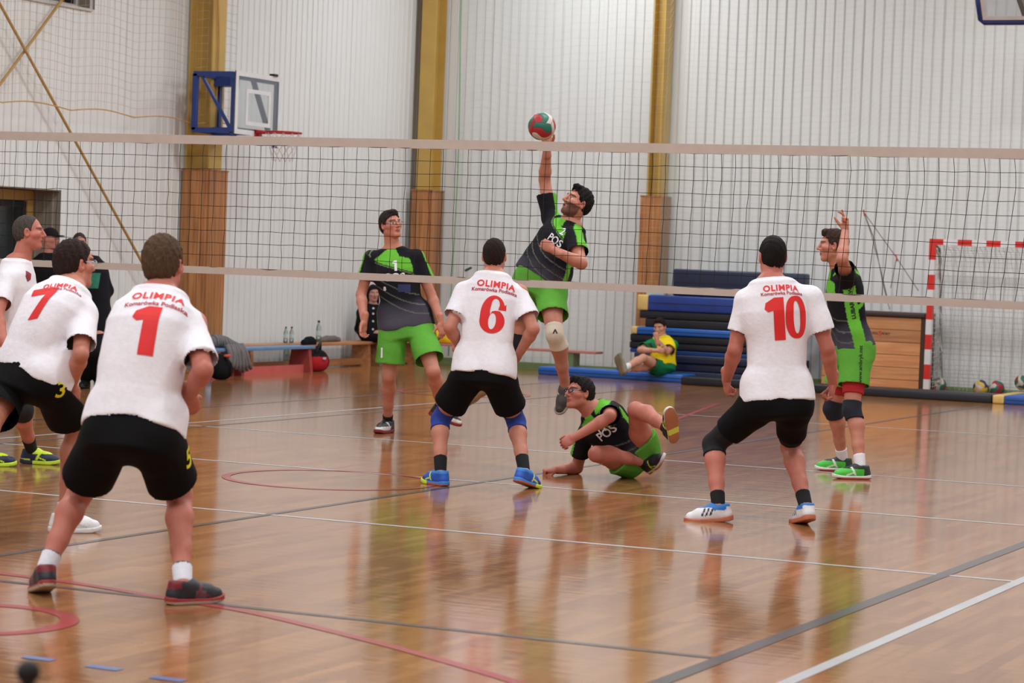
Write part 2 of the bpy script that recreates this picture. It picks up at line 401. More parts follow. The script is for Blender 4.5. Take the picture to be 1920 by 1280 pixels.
# ------------------------------------------------------------------ body pieces
def arm_pts(J, s, side):
    a, e, w = J['sh'+side], J['el'+side], J['wr'+side]
    return [a, a+(e-a)*0.45, e, e+(w-e)*0.25, w], [0.054*s, 0.049*s, 0.040*s, 0.043*s, 0.0285*s]
def leg_pts(J, s, side, fwd):
    h, k, a = J['hip'+side], J['kn'+side], J['an'+side]
    sd = nrm(a-k); bk = -(fwd-sd*(fwd@sd)); bk = nrm(bk) if np.linalg.norm(bk) > 0.2 else np.zeros(3)
    return [h, h+(k-h)*0.45, k, k+(a-k)*0.28+bk*0.020*s, k+(a-k)*0.62+bk*0.008*s, a], [0.092*s, 0.078*s, 0.054*s, 0.058*s, 0.043*s, 0.035*s]
def hand_prims(F, o, y, z, side, pose, s):
    """o wrist, y along the hand, z palm side"""
    y = nrm(y); z = nrm(z-y*(z@y)); x = np.cross(y, z)*(1 if side == 'R' else -1)
    R = np.array([x, y, z])
    def W(p): return o + (x*p[0]+y*p[1]+z*p[2])*s
    F.cone(W((0, -0.06, 0)), W((0, 0.01, 0)), 0.030*s, 0.027*s, 0.012)
    F.ell(W((0.002, 0.05, 0)), R, np.array((0.042, 0.056, 0.018))*s, 0.016)
    F.cone(W((0.024, 0.02, 0.004)), W((0.022, 0.045, 0.008)), 0.017*s, 0.015*s, 0.014)
    cur = dict(relaxed=(28, 32, 20), fist=(82, 95, 65), flat=(4, 5, 4), half=(58, 66, 42), point=(80, 95, 60))[pose]
    for i, (bx, ln, r) in enumerate(((0.031, 0.072, 0.0090), (0.0105, 0.081, 0.0093), (-0.0105, 0.075, 0.0090), (-0.030, 0.058, 0.0080))):
        c = cur
        if pose == 'point' and i < 2: c = (6, 8, 4) if i == 0 else (30, 30, 20)
        if pose == 'relaxed': c = tuple(q+4*i for q in cur)
        p = W((bx, 0.092-abs(bx)*0.18, 0)); ang = 0.0; sp = bx*(2.2 if pose in ('flat',) else 0.8)
        for j, f in enumerate((0.45, 0.31, 0.24)):
            ang += math.radians(c[j]); d = y*math.cos(ang)+z*math.sin(ang)+x*sp*math.cos(ang)
            q = p + nrm(d)*ln*f*s
            F.cone(p, q, r*s*(1-0.08*j), r*s*(0.94-0.1*j), 0.004); p = q
    th = (0.55, 0.70, 0.42) if pose != 'fist' else (0.25, 0.62, 0.62)
    p = W((0.026, 0.018, 0.006))
    for j, ln in enumerate((0.042, 0.034, 0.027)):
        d = nrm(x*th[0]*(1-0.25*j)+y*(th[1]+0.12*j)+z*(th[2]+(0.35*j if pose in ('fist', 'half') else 0.08*j)) - (x*0.5*j if pose == 'fist' else 0))
        q = p+d*ln*s; F.cone(p, q, (0.0130-0.0012*j)*s, (0.0118-0.0014*j)*s, 0.006); p = q
def head_frame(face, hup):
    f = nrm(face); u = nrm(np.asarray(hup)-f*(np.asarray(hup)@f)); r = np.cross(f, u)     # r = own right
    return np.array([r, u, f])
def head_mesh(c, R, s, neck, cell, opt):
    def W(p): return c+(R[0]*p[0]+R[1]*p[1]+R[2]*p[2])*s
    F = Field(c-0.165*s, c+0.165*s, cell)
    F.ell(W((0, 0.024, -0.014)), R, np.array((0.075, 0.096, 0.097))*s, 0.01)
    F.ell(W((0, -0.05, 0.026)), R, np.array((0.056, 0.064, 0.062))*s, 0.03)
    F.cone(W((-0.012, -0.098, 0.064)), W((0.012, -0.098, 0.064)), 0.021*s, 0.021*s, 0.02)
    for q in (-1, 1):
        F.cone(W((q*0.044, -0.016, 0.056)), W((q*0.054, -0.02, 0.03)), 0.024*s, 0.022*s, 0.02)
        F.cone(W((q*0.05, -0.06, 0.0)), W((q*0.02, -0.095, 0.05)), 0.020*s, 0.018*s, 0.02)
        F.ell(W((q*0.079, -0.004, -0.012)), R, np.array((0.011, 0.033, 0.020))*s, 0.008)
        F.ell(W((q*0.085, -0.002, -0.008)), R, np.array((0.006, 0.018, 0.010))*s, 0.006, sub=True)
    F.cone(W((-0.036, 0.030, 0.073)), W((0.036, 0.030, 0.073)), 0.014*s, 0.014*s, 0.016)
    for q in (-1, 1): F.ell(W((q*0.032, 0.006, 0.098)), R, np.array((0.019, 0.012, 0.017))*s, 0.012, sub=True)
    F.cone(W((0, 0.018, 0.086)), W((0, -0.024, 0.108)), 0.0095*s, 0.0125*s, 0.012)
    for q in (-1, 1): F.cone(W((q*0.011, -0.03, 0.094)), W((q*0.013, -0.029, 0.09)), 0.0085*s, 0.0085*s, 0.008)
    F.ell(W((0, -0.056, 0.084)), R, np.array((0.024, 0.006, 0.011))*s, 0.006)
    F.ell(W((0, -0.069, 0.083)), R, np.array((0.020, 0.006, 0.010))*s, 0.006)
    if opt.get('mouth'): F.ell(W((0, -0.063, 0.094)), R, np.array((0.016, 0.0085, 0.014))*s, 0.005, sub=True)
    F.cone(W((0, -0.05, -0.02)), neck, 0.060*s, 0.064*s, 0.03)
    V, Q = F.net()
    P = (V-c)@R.T/s
    sk = np.array(lin(opt['skin'])); C = np.tile(sk, (len(V), 1)); hc = np.array(lin(opt['hair']))
    def blend(mask, colr, a=1.0):
        m = np.clip(mask, 0, 1)[:, None]*a; C[:] = C*(1-m)+np.array(colr)*m
    red = np.array(lin((196, 104, 92)))
    for q in (-1, 1):
        blend(1-np.linalg.norm((P-np.array((q*0.045, -0.022, 0.07)))/0.03, axis=1), red, 0.5)
        blend((1-np.abs(P[:, 0]-q*0.079)/0.018)*(P[:, 1] > -0.04)*(P[:, 1] < 0.032)*(np.abs(P[:, 0]) > 0.068), red, 0.45)
        br = np.sqrt(((P[:, 1]-0.030+0.16*(np.abs(P[:, 0])-0.034)*(np.abs(P[:, 0]) > 0.034))/0.0055)**2+(np.maximum(np.abs(P[:, 0]-q*0.034)-0.018, 0)/0.006)**2)
        blend((1.5-br)*(P[:, 2] > 0.05), hc*0.8, 0.85)
        blend((1.35-np.linalg.norm((P-np.array((q*0.032, 0.006, 0.084)))/np.array((0.017, 0.0065, 0.03)), axis=1))*3, lin((226, 216, 210)), 0.8)
        blend((1.2-np.linalg.norm((P[:, :2]-np.array((q*0.032, 0.006)))/0.0062, axis=1))*4*(P[:, 2] > 0.05), lin((40, 30, 26)), 1.0)
    blend((1.25-np.linalg.norm((P-np.array((0, -0.063, 0.088)))/np.array((0.026, 0.013, 0.02)), axis=1))*3, lin((160, 78, 74)), 0.85)
    if opt.get('mouth'): blend((1.1-np.linalg.norm((P-np.array((0, -0.063, 0.086)))/np.array((0.015, 0.008, 0.02)), axis=1))*3, lin((70, 22, 22)), 1.0)
    else: blend((1-np.abs(P[:, 1]+0.063)/0.0028)*(np.abs(P[:, 0]) < 0.024)*(P[:, 2] > 0.06), lin((90, 36, 34)), 0.9)
    if opt.get('beard'):
        zone = ((P[:, 1] < -0.028) & (P[:, 2] > -0.005) & (P[:, 1] > -0.125)).astype(float)*(1-np.clip((1.5-np.linalg.norm((P-np.array((0, -0.063, 0.088)))/np.array((0.026, 0.013, 0.02)), axis=1))*3, 0, 1))
        zone *= (np.abs(P[:, 0]) > 0.013) | (P[:, 1] < -0.042)
        blend(zone, hc, opt['beard'])
    return V, Q, C
def hair_mesh(c, R, s, cell, style):
    F = Field(c-0.19*s, c+0.19*s, cell)
    def W(p): return c+(R[0]*p[0]+R[1]*p[1]+R[2]*p[2])*s
    th = style.get('thick', 0.012)
    F.ell(W((0, 0.024+th*0.3, -0.016)), R, np.array((0.076+th*0.7, 0.097+th, 0.099+th))*s, 0.01)
    if style.get('tuft'): F.ell(W((0, 0.106, 0.055)), R, np.array((0.046, 0.022, 0.032))*s, 0.025)
    if style.get('nape', True): F.ell(W((0, -0.022, -0.050)), R, np.array((0.058, 0.052, 0.052))*s, 0.03)
    for p in style.get('long', ()): F.cone(W(p[0]), W(p[1]), p[2]*s, p[3]*s, 0.03)
    X, Y, Z = F.grid(); x = X-c[0]; y = Y-c[1]; z = Z-c[2]
    lx = (x*R[0][0]+y*R[0][1]+z*R[0][2])/s; ly = (x*R[1][0]+y*R[1][1]+z*R[1][2])/s; lz = (x*R[2][0]+y*R[2][1]+z*R[2][2])/s
    line = np.interp(lz, style.get('z', (-0.12, -0.06, -0.03, -0.012, 0.02, 0.04, 0.06, 0.085)), style.get('y', (-0.062, -0.062, -0.045, 0.005, 0.012, 0.050, 0.070, 0.082)))
    n = np.sin(lx*260+3*np.sin(ly*60))*np.sin(lz*230+ly*120)*0.0028+np.sin(lx*110+lz*140+ly*70)*0.0022
    F.a = np.maximum(F.a+n*s*style.get('rough', 1.0), ((line-ly)*0.8+n*2)*s).astype(np.float32)
    if style.get('bald'): # thinning crown
        F.ell(W((0, 0.135, -0.03)), R, np.array((0.03, 0.03, 0.035))*s, 0.01, sub=True)
    return F.net()
def cat_mesh(parts):
    Vs, Fs, Cs = [], [], []; o = 0
    for V, F, C in parts:
        Vs.append(V); Fs.append(F+o); Cs.append(C); o += len(V)
    return np.concatenate(Vs), np.concatenate(Fs), np.concatenate(Cs)
SHOE_OUT = [((0, -0.045), 0.034), ((0.002, 0.03), 0.037), ((0.004, 0.115), 0.047), ((0.0, 0.165), 0.038)]
def shoe_local(R, P): return P@R.T
def make_shoe(par, base, ankle, fwd, up, s, colf, sole_c, side, cell=0.006, flat=True):
    """ankle joint; sole plane 0.085 s below it along up"""
    f = nrm(fwd); u = nrm(up-f*(up@f)); r = np.cross(f, u); R = np.array([r, u, f]); o = ankle-u*0.086*s
    mx = 1 if side == 'R' else -1
    def W(p): return o+(r*p[0]*mx+u*p[1]+f*p[2])*s
    lo = o-0.28*s; hi = o+0.28*s
    F = Field(lo, hi, cell)
    F.cone(W((0, 0.050, -0.040)), W((0, 0.085, -0.030)), 0.036*s, 0.036*s, 0.02)
    F.cone(W((0, 0.082, -0.022)), W((0, 0.074, 0.028)), 0.041*s, 0.040*s, 0.02)
    F.cone(W((0, 0.060, 0.03)), W((0.004, 0.045, 0.11)), 0.043*s, 0.042*s, 0.03)
    F.cone(W((0.004, 0.040, 0.10)), W((0.002, 0.034, 0.165)), 0.043*s, 0.033*s, 0.02)
    F.cone(W((0, 0.036, -0.04)), W((0.003, 0.036, 0.10)), 0.036*s, 0.042*s, 0.02)
    F.cone(W((0, 0.085, 0.035)), W((0, 0.108, 0.022)), 0.020*s, 0.017*s, 0.012)     # tongue
    X, Y, Z = F.grid(); ly = ((X-o[0])*u[0]+(Y-o[1])*u[1]+(Z-o[2])*u[2])/s; lz = ((X-o[0])*f[0]+(Y-o[1])*f[1]+(Z-o[2])*f[2])/s
    F.a = np.maximum(F.a, np.maximum((0.018-ly), (ly-0.104-0.25*np.maximum(lz-0.0, 0)))*s).astype(np.float32)
    V, Q = F.net(); P = (V-o)@R.T/s; P[:, 0] *= mx
    C = colf(P)
    sh = link('shoe', mesh_np('shoe', V-base, Q, True, C), mat('shoe_fabric', rough=0.5, vcol=True, var=0.05, scale=60), par)
    G = Field(lo, hi, cell)
    X, Y, Z = G.grid(); x = X-o[0]; y = Y-o[1]; z = Z-o[2]
    lx = (x*r[0]+y*r[1]+z*r[2])*mx/s; ly = (x*u[0]+y*u[1]+z*u[2])/s; lz = (x*f[0]+y*f[1]+z*f[2])/s
    d2 = None
    for (pa, ra), (pb, rb) in zip(SHOE_OUT[:-1], SHOE_OUT[1:]):
        dx, dz = pb[0]-pa[0], pb[1]-pa[1]; t = np.clip(((lx-pa[0])*dx+(lz-pa[1])*dz)/(dx*dx+dz*dz), 0, 1)
        q = np.hypot(lx-pa[0]-t*dx, lz-pa[1]-t*dz)-(ra+(rb-ra)*t)
        d2 = q if d2 is None else np.minimum(d2, q)
    toe = 0.012*np.clip((lz-0.12)/0.08, 0, 1)**2+0.004*np.clip((-lz-0.04)/0.04, 0, 1)
    top = 0.026+0.006*np.clip(-lz/0.05, 0, 1)+toe
    G.a = (np.maximum(np.maximum(d2-0.006, ly-top), toe-ly)*s).astype(np.float32)
    V, Q = G.net(); P = (V-o)@R.T/s; P[:, 0] *= mx
    C = sole_c(P) if callable(sole_c) else np.tile(np.array(lin(sole_c)), (len(V), 1))
    link('sole', mesh_np('sole', V-base, Q, True, C), mat('rubber', rough=0.55, vcol=True, var=0.04), sh)
    return sh, W
def const_col(c): return lambda P: np.tile(np.array(lin(c)), (len(P), 1))

# ------------------------------------------------------------------ flat lettering wrapped on to cloth
def text_mesh(txt, bold=0.0, space=1.0):
    cu = bpy.data.curves.new('t', 'FONT'); cu.body = txt; cu.align_x = 'CENTER'; cu.align_y = 'CENTER'; cu.offset = bold; cu.resolution_u = 3; cu.space_character = space
    ob = bpy.data.objects.new('t', cu); col.objects.link(ob)
    dg = bpy.context.evaluated_depsgraph_get(); me = bpy.data.meshes.new_from_object(ob.evaluated_get(dg))
    bpy.data.objects.remove(ob); bpy.data.curves.remove(cu)
    return me
def poly_mesh(loops):
    cu = bpy.data.curves.new('p', 'CURVE'); cu.dimensions = '2D'; cu.fill_mode = 'BOTH'
    for lp in loops:
        sp = cu.splines.new('POLY'); sp.points.add(len(lp)-1); sp.use_cyclic_u = True
        for q, p in zip(sp.points, lp): q.co = (p[0], p[1], 0, 1)
    ob = bpy.data.objects.new('p', cu); col.objects.link(ob)
    dg = bpy.context.evaluated_depsgraph_get(); me = bpy.data.meshes.new_from_object(ob.evaluated_get(dg))
    bpy.data.objects.remove(ob); bpy.data.curves.remove(cu)
    return me
def oval(cx, cy, rx, ry, n=36, a0=0, a1=360, p=2.0):
    o = []
    for i in range(n):
        t = math.radians(a0+(a1-a0)*i/(n if a1-a0 >= 360 else n-1)); c, q = math.cos(t), math.sin(t)
        o.append((cx+rx*math.copysign(abs(c)**(2/p), c), cy+ry*math.copysign(abs(q)**(2/p), q)))
    return o
def digit(ch):
    if ch == '1': return poly_mesh([[(-0.30, 0.24), (-0.26, 0.38), (-0.02, 0.5), (0.24, 0.5), (0.24, -0.5), (-0.06, -0.5), (-0.06, 0.20), (-0.2, 0.17)]])
    if ch == '7': return poly_mesh([[(-0.36, 0.5), (0.40, 0.5), (0.40, 0.36), (0.02, -0.5), (-0.30, -0.5), (0.12, 0.27), (-0.36, 0.27)]])
    if ch == '0': return poly_mesh([oval(0, 0, 0.33, 0.5, p=2.4), oval(0, 0, 0.105, 0.385, p=2.3)])
    if ch == '6':
        outer = oval(0, -0.5+0.32, 0.34, 0.32, 26, 60, -180) + oval(0, 0.0, 0.34, 0.5, 18, 178, 30)
        inner = [(0.34, 0.13), (0.13, 0.13)] + oval(0.04, 0.22, 0.12, 0.20, 12, 10, 150) + [(-0.09, 0.1), (-0.075, -0.02), (-0.03, 0.075), (0.06, 0.10)]
        return poly_mesh([outer+[(0.33, 0.3)]+inner, oval(0.0, -0.18, 0.105, 0.215)])
    return text_mesh(ch, 0.03)
def decal(shirt, me2, uv, height, m, name, base, rot=0.0, wscale=1.0, out=None, lift=0.0035, by='h', grid=0.022, arc=0.0):
    """wrap a flat 2-D mesh on to the cloth where the line of sight through uv meets it"""
    V = np.empty(len(shirt.data.vertices)*3, dtype=np.float32); shirt.data.vertices.foreach_get('co', V); V = V.reshape(-1, 3)
    key = shirt.name
    if key not in BVHS:
        BVHS[key] = BVHTree.FromPolygons([tuple(v) for v in V.tolist()], [tuple(p.vertices) for p in shirt.data.polygons])
    bv = BVHS[key]
    o = Vector(CAM-base); h, n, _, _ = bv.ray_cast(o, Vector(nrm(ray(*uv))))
    for k in range(1, 12):
        if h is not None: break
        uv = (uv[0]-3, uv[1]+1); h, n, _, _ = bv.ray_cast(o, Vector(nrm(ray(*uv))))
    if h is None:
        print('decal missed', name, uv); return None
    # average normal around
    N = Vector((0, 0, 0))
    for du, dv in ((0, 0), (9, 0), (-9, 0), (0, 9), (0, -9), (14, 14), (-14, -14), (14, -14), (-14, 14)):
        h2, n2, _, _ = bv.ray_cast(o, Vector(nrm(ray(uv[0]+du, uv[1]+dv))))
        if h2 is not None: N += n2
    N = np.array(N.normalized()) if out is None else nrm(out)
    x = nrm(RT - N*(RT@N)); y = np.cross(N, x)
    if y@UP < 0: y = -y; x = np.cross(y, N)
    c, q = math.cos(rot), math.sin(rot); x, y = x*c+y*q, y*c-x*q
    bm = bmesh.new(); bm.from_mesh(me2)
    xs = [v.co.x for v in bm.verts]; ys = [v.co.y for v in bm.verts]
    k = height/((max(ys)-min(ys)) if by == 'h' else (max(xs)-min(xs)))
    cx, cy = (max(xs)+min(xs))/2, (max(ys)+min(ys))/2
    for v in bm.verts: v.co = Vector(((v.co.x-cx)*k*wscale, (v.co.y-cy)*k, 0))
    W_ = max(abs(v.co.x) for v in bm.verts); H_ = max(abs(v.co.y) for v in bm.verts)
    for ax, lim in ((0, W_), (1, H_)):
        p = -lim+grid*0.5
        while p < lim:
            nn = (1, 0, 0) if ax == 0 else (0, 1, 0); cc = (p, 0, 0) if ax == 0 else (0, p, 0)
            bmesh.ops.bisect_plane(bm, geom=bm.verts[:]+bm.edges[:]+bm.faces[:], plane_co=cc, plane_no=nn); p += grid
    C0 = np.array(h)
    for v in bm.verts:
        yy = v.co.y - arc*(v.co.x/max(W_, 1e-6))**2
        p = C0+x*v.co.x+y*yy
        hh, n2, _, _ = bv.ray_cast(Vector(p+N*0.30), Vector(-N))
        if hh is None: hh, n2, _, _ = bv.find_nearest(Vector(p))
        v.co = hh+Vector(N)*lift
    me = bpy.data.meshes.new(name); bm.to_mesh(me); bm.free()
    # face outward
    me.update()
    if len(me.polygons) and np.mean([np.array(p.normal)@N for p in me.polygons]) < 0: me.flip_normals()
    return link(name, me, m, shirt)
BVHS = {}
# ------------------------------------------------------------------ the hall
PITCH = 0.142
WALLM = mat('wall_panel', (228, 228, 228), 0.45, var=0.02, scale=1.5)
BACKM = mat('wall_core', (196, 194, 196), 0.7, var=0.02)
YELLOW = mat('yellow_steel', (196, 160, 84), 0.45, var=0.08, scale=3, bump=0.05)
CLAD = wood_mat('cladding_wood', (196, 136, 84), (140, 86, 50), 0.4, (30, 30, 1.2))
# floor
fl = MB().box(HALL_X0-0.4, HALL_X1+0.4, HALL_Y0-0.4, HALL_Y1+0.4, -0.08, 0.0).build('floor', floor_mat()); tag(fl, 'glossy strip parquet floor with painted court lines', kind='structure')
def stripe(pts, w, m, z=0.0012, name='court_line', closed=False):
    """flat painted band along a polyline on the floor"""
    pts = [np.array(p[:2], float) for p in pts]; N = len(pts); V = []; Fq = []
    for i, p in enumerate(pts):
        a = pts[(i-1) % N] if (closed or i > 0) else p; b = pts[(i+1) % N] if (closed or i < N-1) else p
        d = nrm(b-a); n = np.array((-d[1], d[0]))*w/2
        V += [(*(p+n), z), (*(p-n), z)]
    for i in range(N if closed else N-1):
        j = (i+1) % N; Fq.append((2*i+1, 2*j+1, 2*j, 2*i))
    me = bpy.data.meshes.new(name); me.from_pydata(V, [], Fq); me.update()
    o = link(name, me, m, fl); return o
def nrm(v):
    v = np.asarray(v, float); return v/max(np.linalg.norm(v), 1e-9)
def paint(name, c): 
    m = mat(name, c, 0.22, var=0.06, scale=4); return m
PW = paint('paint_white', (188, 188, 192)); PK = paint('paint_dark', (70, 66, 70)); PR = paint('paint_red', (166, 62, 66)); PB = paint('paint_blue', (98, 124, 176)); PG = paint('paint_grey', (96, 92, 96))
for y in (-3, 0, 3, 9, -9): stripe([(-4.5, y), (4.5, y)], 0.05, PW)
for x in (-4.5, 4.5): stripe([(x, -9), (x, 9)], 0.05 if x < 0 else 0.062, PW, 0.0014)
g = lambda *q: [on_z(u, v) for u, v in q]
def along_y(u, v, y0, y1, w, m):
    x = on_z(u, v)[0]; stripe([(x, y0), (x, y1)], w, m, 0.0016)
a = on_z(1345, 1237); b = on_z(1620, 1135)
XD = (a[0]+b[0])/2
stripe([(XD, -10.8), (XD, 15.0)], 0.075, PK, 0.0018)
y3 = (on_z(0, 1082)[1]+on_z(960, 1197)[1]+on_z(1345, 1237)[1])/3
stripe([(-8.4, y3), (XD, y3)], 0.05, PK, 0.0016)
x1 = (on_z(0, 1035)[0]+on_z(290, 995)[0]+on_z(660, 947)[0])/3
stripe([(x1, -9.0), (x1, 14.5)], 0.05, PK, 0.0016)
x2 = (on_z(345, 800)[0]+on_z(690, 775)[0])/2
stripe([(x2, -10), (x2, 15)], 0.05, PG, 0.0016)
x2 = (on_z(380, 764)[0]+on_z(690, 741)[0])/2
stripe([(x2, -10), (x2, 15)], 0.05, PG, 0.0016)
def smooth(pts, n=6):
    """Catmull-Rom through floor points"""
    P = [np.array(p[:2]) for p in pts]; P = [2*P[0]-P[1]]+P+[2*P[-1]-P[-2]]; o = []
    for i in range(1, len(P)-2):
        for t in np.linspace(0, 1, n, endpoint=False):
            o.append(0.5*((2*P[i])+(-P[i-1]+P[i+1])*t+(2*P[i-1]-5*P[i]+4*P[i+1]-P[i+2])*t*t+(-P[i-1]+3*P[i]-3*P[i+1]+P[i+2])*t**3))
    o.append(P[-2]); return o
stripe(smooth(g((-60, 1068), (0, 1075), (160, 1096), (330, 1125), (480, 1150), (700, 1203), (850, 1244), (970, 1280), (1100, 1325))), 0.06, PR, 0.002)
c0 = on_z(-60, 1160); rc = np.linalg.norm((on_z(112, 1150)-c0)[:2])
stripe([(c0[0]+rc*math.cos(t), c0[1]+rc*math.sin(t)) for t in np.linspace(0, 2*math.pi, 49)[:-1]], 0.08, PR, 0.002, closed=True)
c0 = on_z(620, 899); rc = np.linalg.norm((on_z(425, 891)-c0)[:2])
stripe([(c0[0]+rc*math.cos(t), c0[1]+rc*math.sin(t)) for t in np.linspace(0, 2*math.pi, 49)[:-1]], 0.06, PR, 0.0024, closed=True)
c0 = on_z(870, 737); rc = np.linalg.norm((on_z(762, 736)-c0)[:2])
stripe([(c0[0]+rc*math.cos(t), c0[1]+rc*math.sin(t)) for t in np.linspace(0, 2*math.pi, 49)[:-1]], 0.06, PR, 0.0024, closed=True)
stripe(g((1265, 787), (1345, 757)), 0.06, PR, 0.002)
for q in (((45, 1231), (100, 1238)), ((165, 1248), (225, 1256)), ((285, 1269), (345, 1277)), ((405, 1290), (462, 1298))): stripe(g(*q), 0.055, PB, 0.002)

# walls: core with grooved sheet panels in front
DY1 = float(on_x(113, 420, HALL_X0)[1]); DY0 = DY1-2.1; DZ = float(on_x(113, 356, HALL_X0)[2])
wb = on_x(169, 17, HALL_X0); WY1 = float(wb[1]); WZ0 = float(wb[2]); WY0 = WY1-1.9; WZ1 = WZ0+1.0
core = MB(); t0, t1 = HALL_X0-0.45, HALL_X0-0.03
core.box(t0, t1, HALL_Y0, DY0, 0, HALL_Z).box(t0, t1, DY1, HALL_Y1+0.4, 0, WZ0).box(t0, t1, DY0, DY1, DZ, WZ0)
core.box(t0, t1, DY0, HALL_Y1+0.4, WZ1, HALL_Z).box(t0, t1, WY1, HALL_Y1+0.4, WZ0, WZ1).box(t0, t1, DY0, WY0, WZ0, WZ1)
wl = core.build('wall_left', BACKM); tag(wl, 'white grooved metal side wall', kind='structure')
we = MB().box(HALL_X0-0.45, HALL_X1+0.4, HALL_Y1+0.03, HALL_Y1+0.4, 0, HALL_Z).build('wall_end', BACKM); tag(we, 'white grooved metal end wall', kind='structure')
wr = MB().box(HALL_X1, HALL_X1+0.4, HALL_Y0, HALL_Y1, 0, HALL_Z).build('wall_right', mat('plaster', (206, 204, 200), 0.8, var=0.03)); tag(wr, kind='structure')
wn = MB().box(HALL_X0-0.4, HALL_X1+0.4, HALL_Y0-0.4, HALL_Y0, 0, HALL_Z).build('wall_near', mat('plaster')); tag(wn, kind='structure')
ce = MB().box(HALL_X0-0.4, HALL_X1+0.4, HALL_Y0-0.4, HALL_Y1+0.4, HALL_Z, HALL_Z+0.2).build('ceiling', mat('ceiling_sheet', (200, 200, 200), 0.7, var=0.03)); tag(ce, kind='structure')
PMESH = {}
def panel_mesh(z0, z1, n=8):
    k = (round(z0, 3), round(z1, 3), n)
    if k in PMESH: return PMESH[k]
    V = []; Fq = []; pts = []
    for i in range(n):
        x = i*PITCH
        pts += [(x, 0.0), (x+0.106, 0.0), (x+0.114, 0.006), (x+0.120, -0.024), (x+0.132, -0.024)]
    pts.append((n*PITCH-0.002, 0.0))
    for x, d in pts: V += [(x, -d, z0), (x, -d, z1)]
    for i in range(len(pts)-1): Fq.append((2*i, 2*i+2, 2*i+3, 2*i+1))
    me = bpy.data.meshes.new('wall_panel'); me.from_pydata(V, [], Fq); me.update(); me.materials.append(WALLM); PMESH[k] = me
    return me
PWID = 8*PITCH
x = HALL_X0+0.01
while x < HALL_X1:
    o = link('wall_panel', panel_mesh(0.0, HALL_Z), None, we); o.location = (x, HALL_Y1, 0); x += PWID
y = HALL_Y1
while y > -3:
    y -= PWID
    spans = [(0.0, HALL_Z)]
    if y+PWID > WY0+0.02 and y < WY1-0.02: spans = [(0.0, WZ0), (WZ1, HALL_Z)]
    if y+PWID > DY0+0.02 and y < DY1-0.02: spans = [(max(a, DZ), b) for a, b in spans]
    cut = None
    for (a, b) in spans:
        segs = [(y, 8, a, b)]
        if cut is not None:
            o = link('wall_panel', panel_mesh(a, b, 8), None, wl); o.location = (HALL_X0, y, 0); o.rotation_euler = (0, 0, math.pi/2); continue
        cut = True
        for edge, zlo, zhi in ((DY1, 0.0, DZ), (WY1, WZ0, WZ1)):              # part of the panel beside the opening
            if y < edge < y+PWID-0.02:
                k = max(1, int((y+PWID-edge)/PITCH)); segs.append((y+PWID-k*PITCH, k, zlo, zhi))
        for (yy, k, a2, b2) in segs:
            o = link('wall_panel', panel_mesh(a2, b2, k), None, wl); o.location = (HALL_X0, yy+k*PITCH if False else yy, 0); o.rotation_euler = (0, 0, math.pi/2)
# (turned panels run along +y with their face towards the hall)
bb = MB().box(HALL_X0+0.02, HALL_X1, HALL_Y1-0.05, HALL_Y1-0.027, 0, 0.085).build('baseboard_end', mat('base_green', (120, 146, 84), 0.6)); tag(bb, 'green painted skirting of the end wall', kind='structure')
# doorway in the side wall
dr = bpy.data.objects.new('door_1', None); col.objects.link(dr); dr.location = (HALL_X0-0.40, (DY0+DY1)/2, 0); tag(dr, 'dark glazed door in a yellow frame inside a deep reveal', kind='structure')
FR = mat('door_frame_yellow', (196, 160, 96), 0.5)
hw = (DY1-DY0)/2
RV = mat('reveal_grey', (150, 140, 128), 0.7)
MB().box(-0.04, 0.40, hw-0.012, hw-0.002, 0, DZ-0.002).build('reveal_panel', RV, dr); MB().box(-0.04, 0.40, -hw+0.002, hw-0.012, DZ-0.012, DZ-0.002).build('reveal_panel', RV, dr)
for k in range(3): MB().box(0.06+0.11*k, 0.085+0.11*k, hw-0.03, hw-0.012, 0, DZ-0.012).build('reveal_rib', RV, dr)
MB().box(-0.03, 0.03, -hw+0.005, hw-0.02, DZ-0.14, DZ-0.02).box(-0.03, 0.03, hw-0.14, hw-0.02, 0, DZ-0.14).box(-0.03, 0.03, -hw+0.005, -hw+0.12, 0, DZ-0.14).box(-0.03, 0.03, -0.03, 0.03, 0, DZ-0.14).build('door_frame', FR, dr)
DG = mat('door_glass', (26, 34, 38), 0.15, var=0.2, spec=0.6)
for s0, s1 in ((-hw+0.12, -0.03), (0.03, hw-0.14)):
    lf = MB().box(-0.02, 0.012, s0, s1, 0.02, DZ-0.15).build('door_leaf', mat('door_leaf_dark', (36, 38, 46), 0.5), dr)
    MB().box(0.012, 0.018, s0+0.08, s1-0.08, 1.2, DZ-0.22).build('glass', DG, lf); MB().box(0.012, 0.018, s0+0.1, s1-0.1, 0.75, 1.15).build('notice', mat('notice_paper', (170, 190, 196), 0.8), lf)
MB().box(-0.05, -0.04, -hw, hw, 0, DZ).build('door_back', mat('door_leaf_dark'), dr)
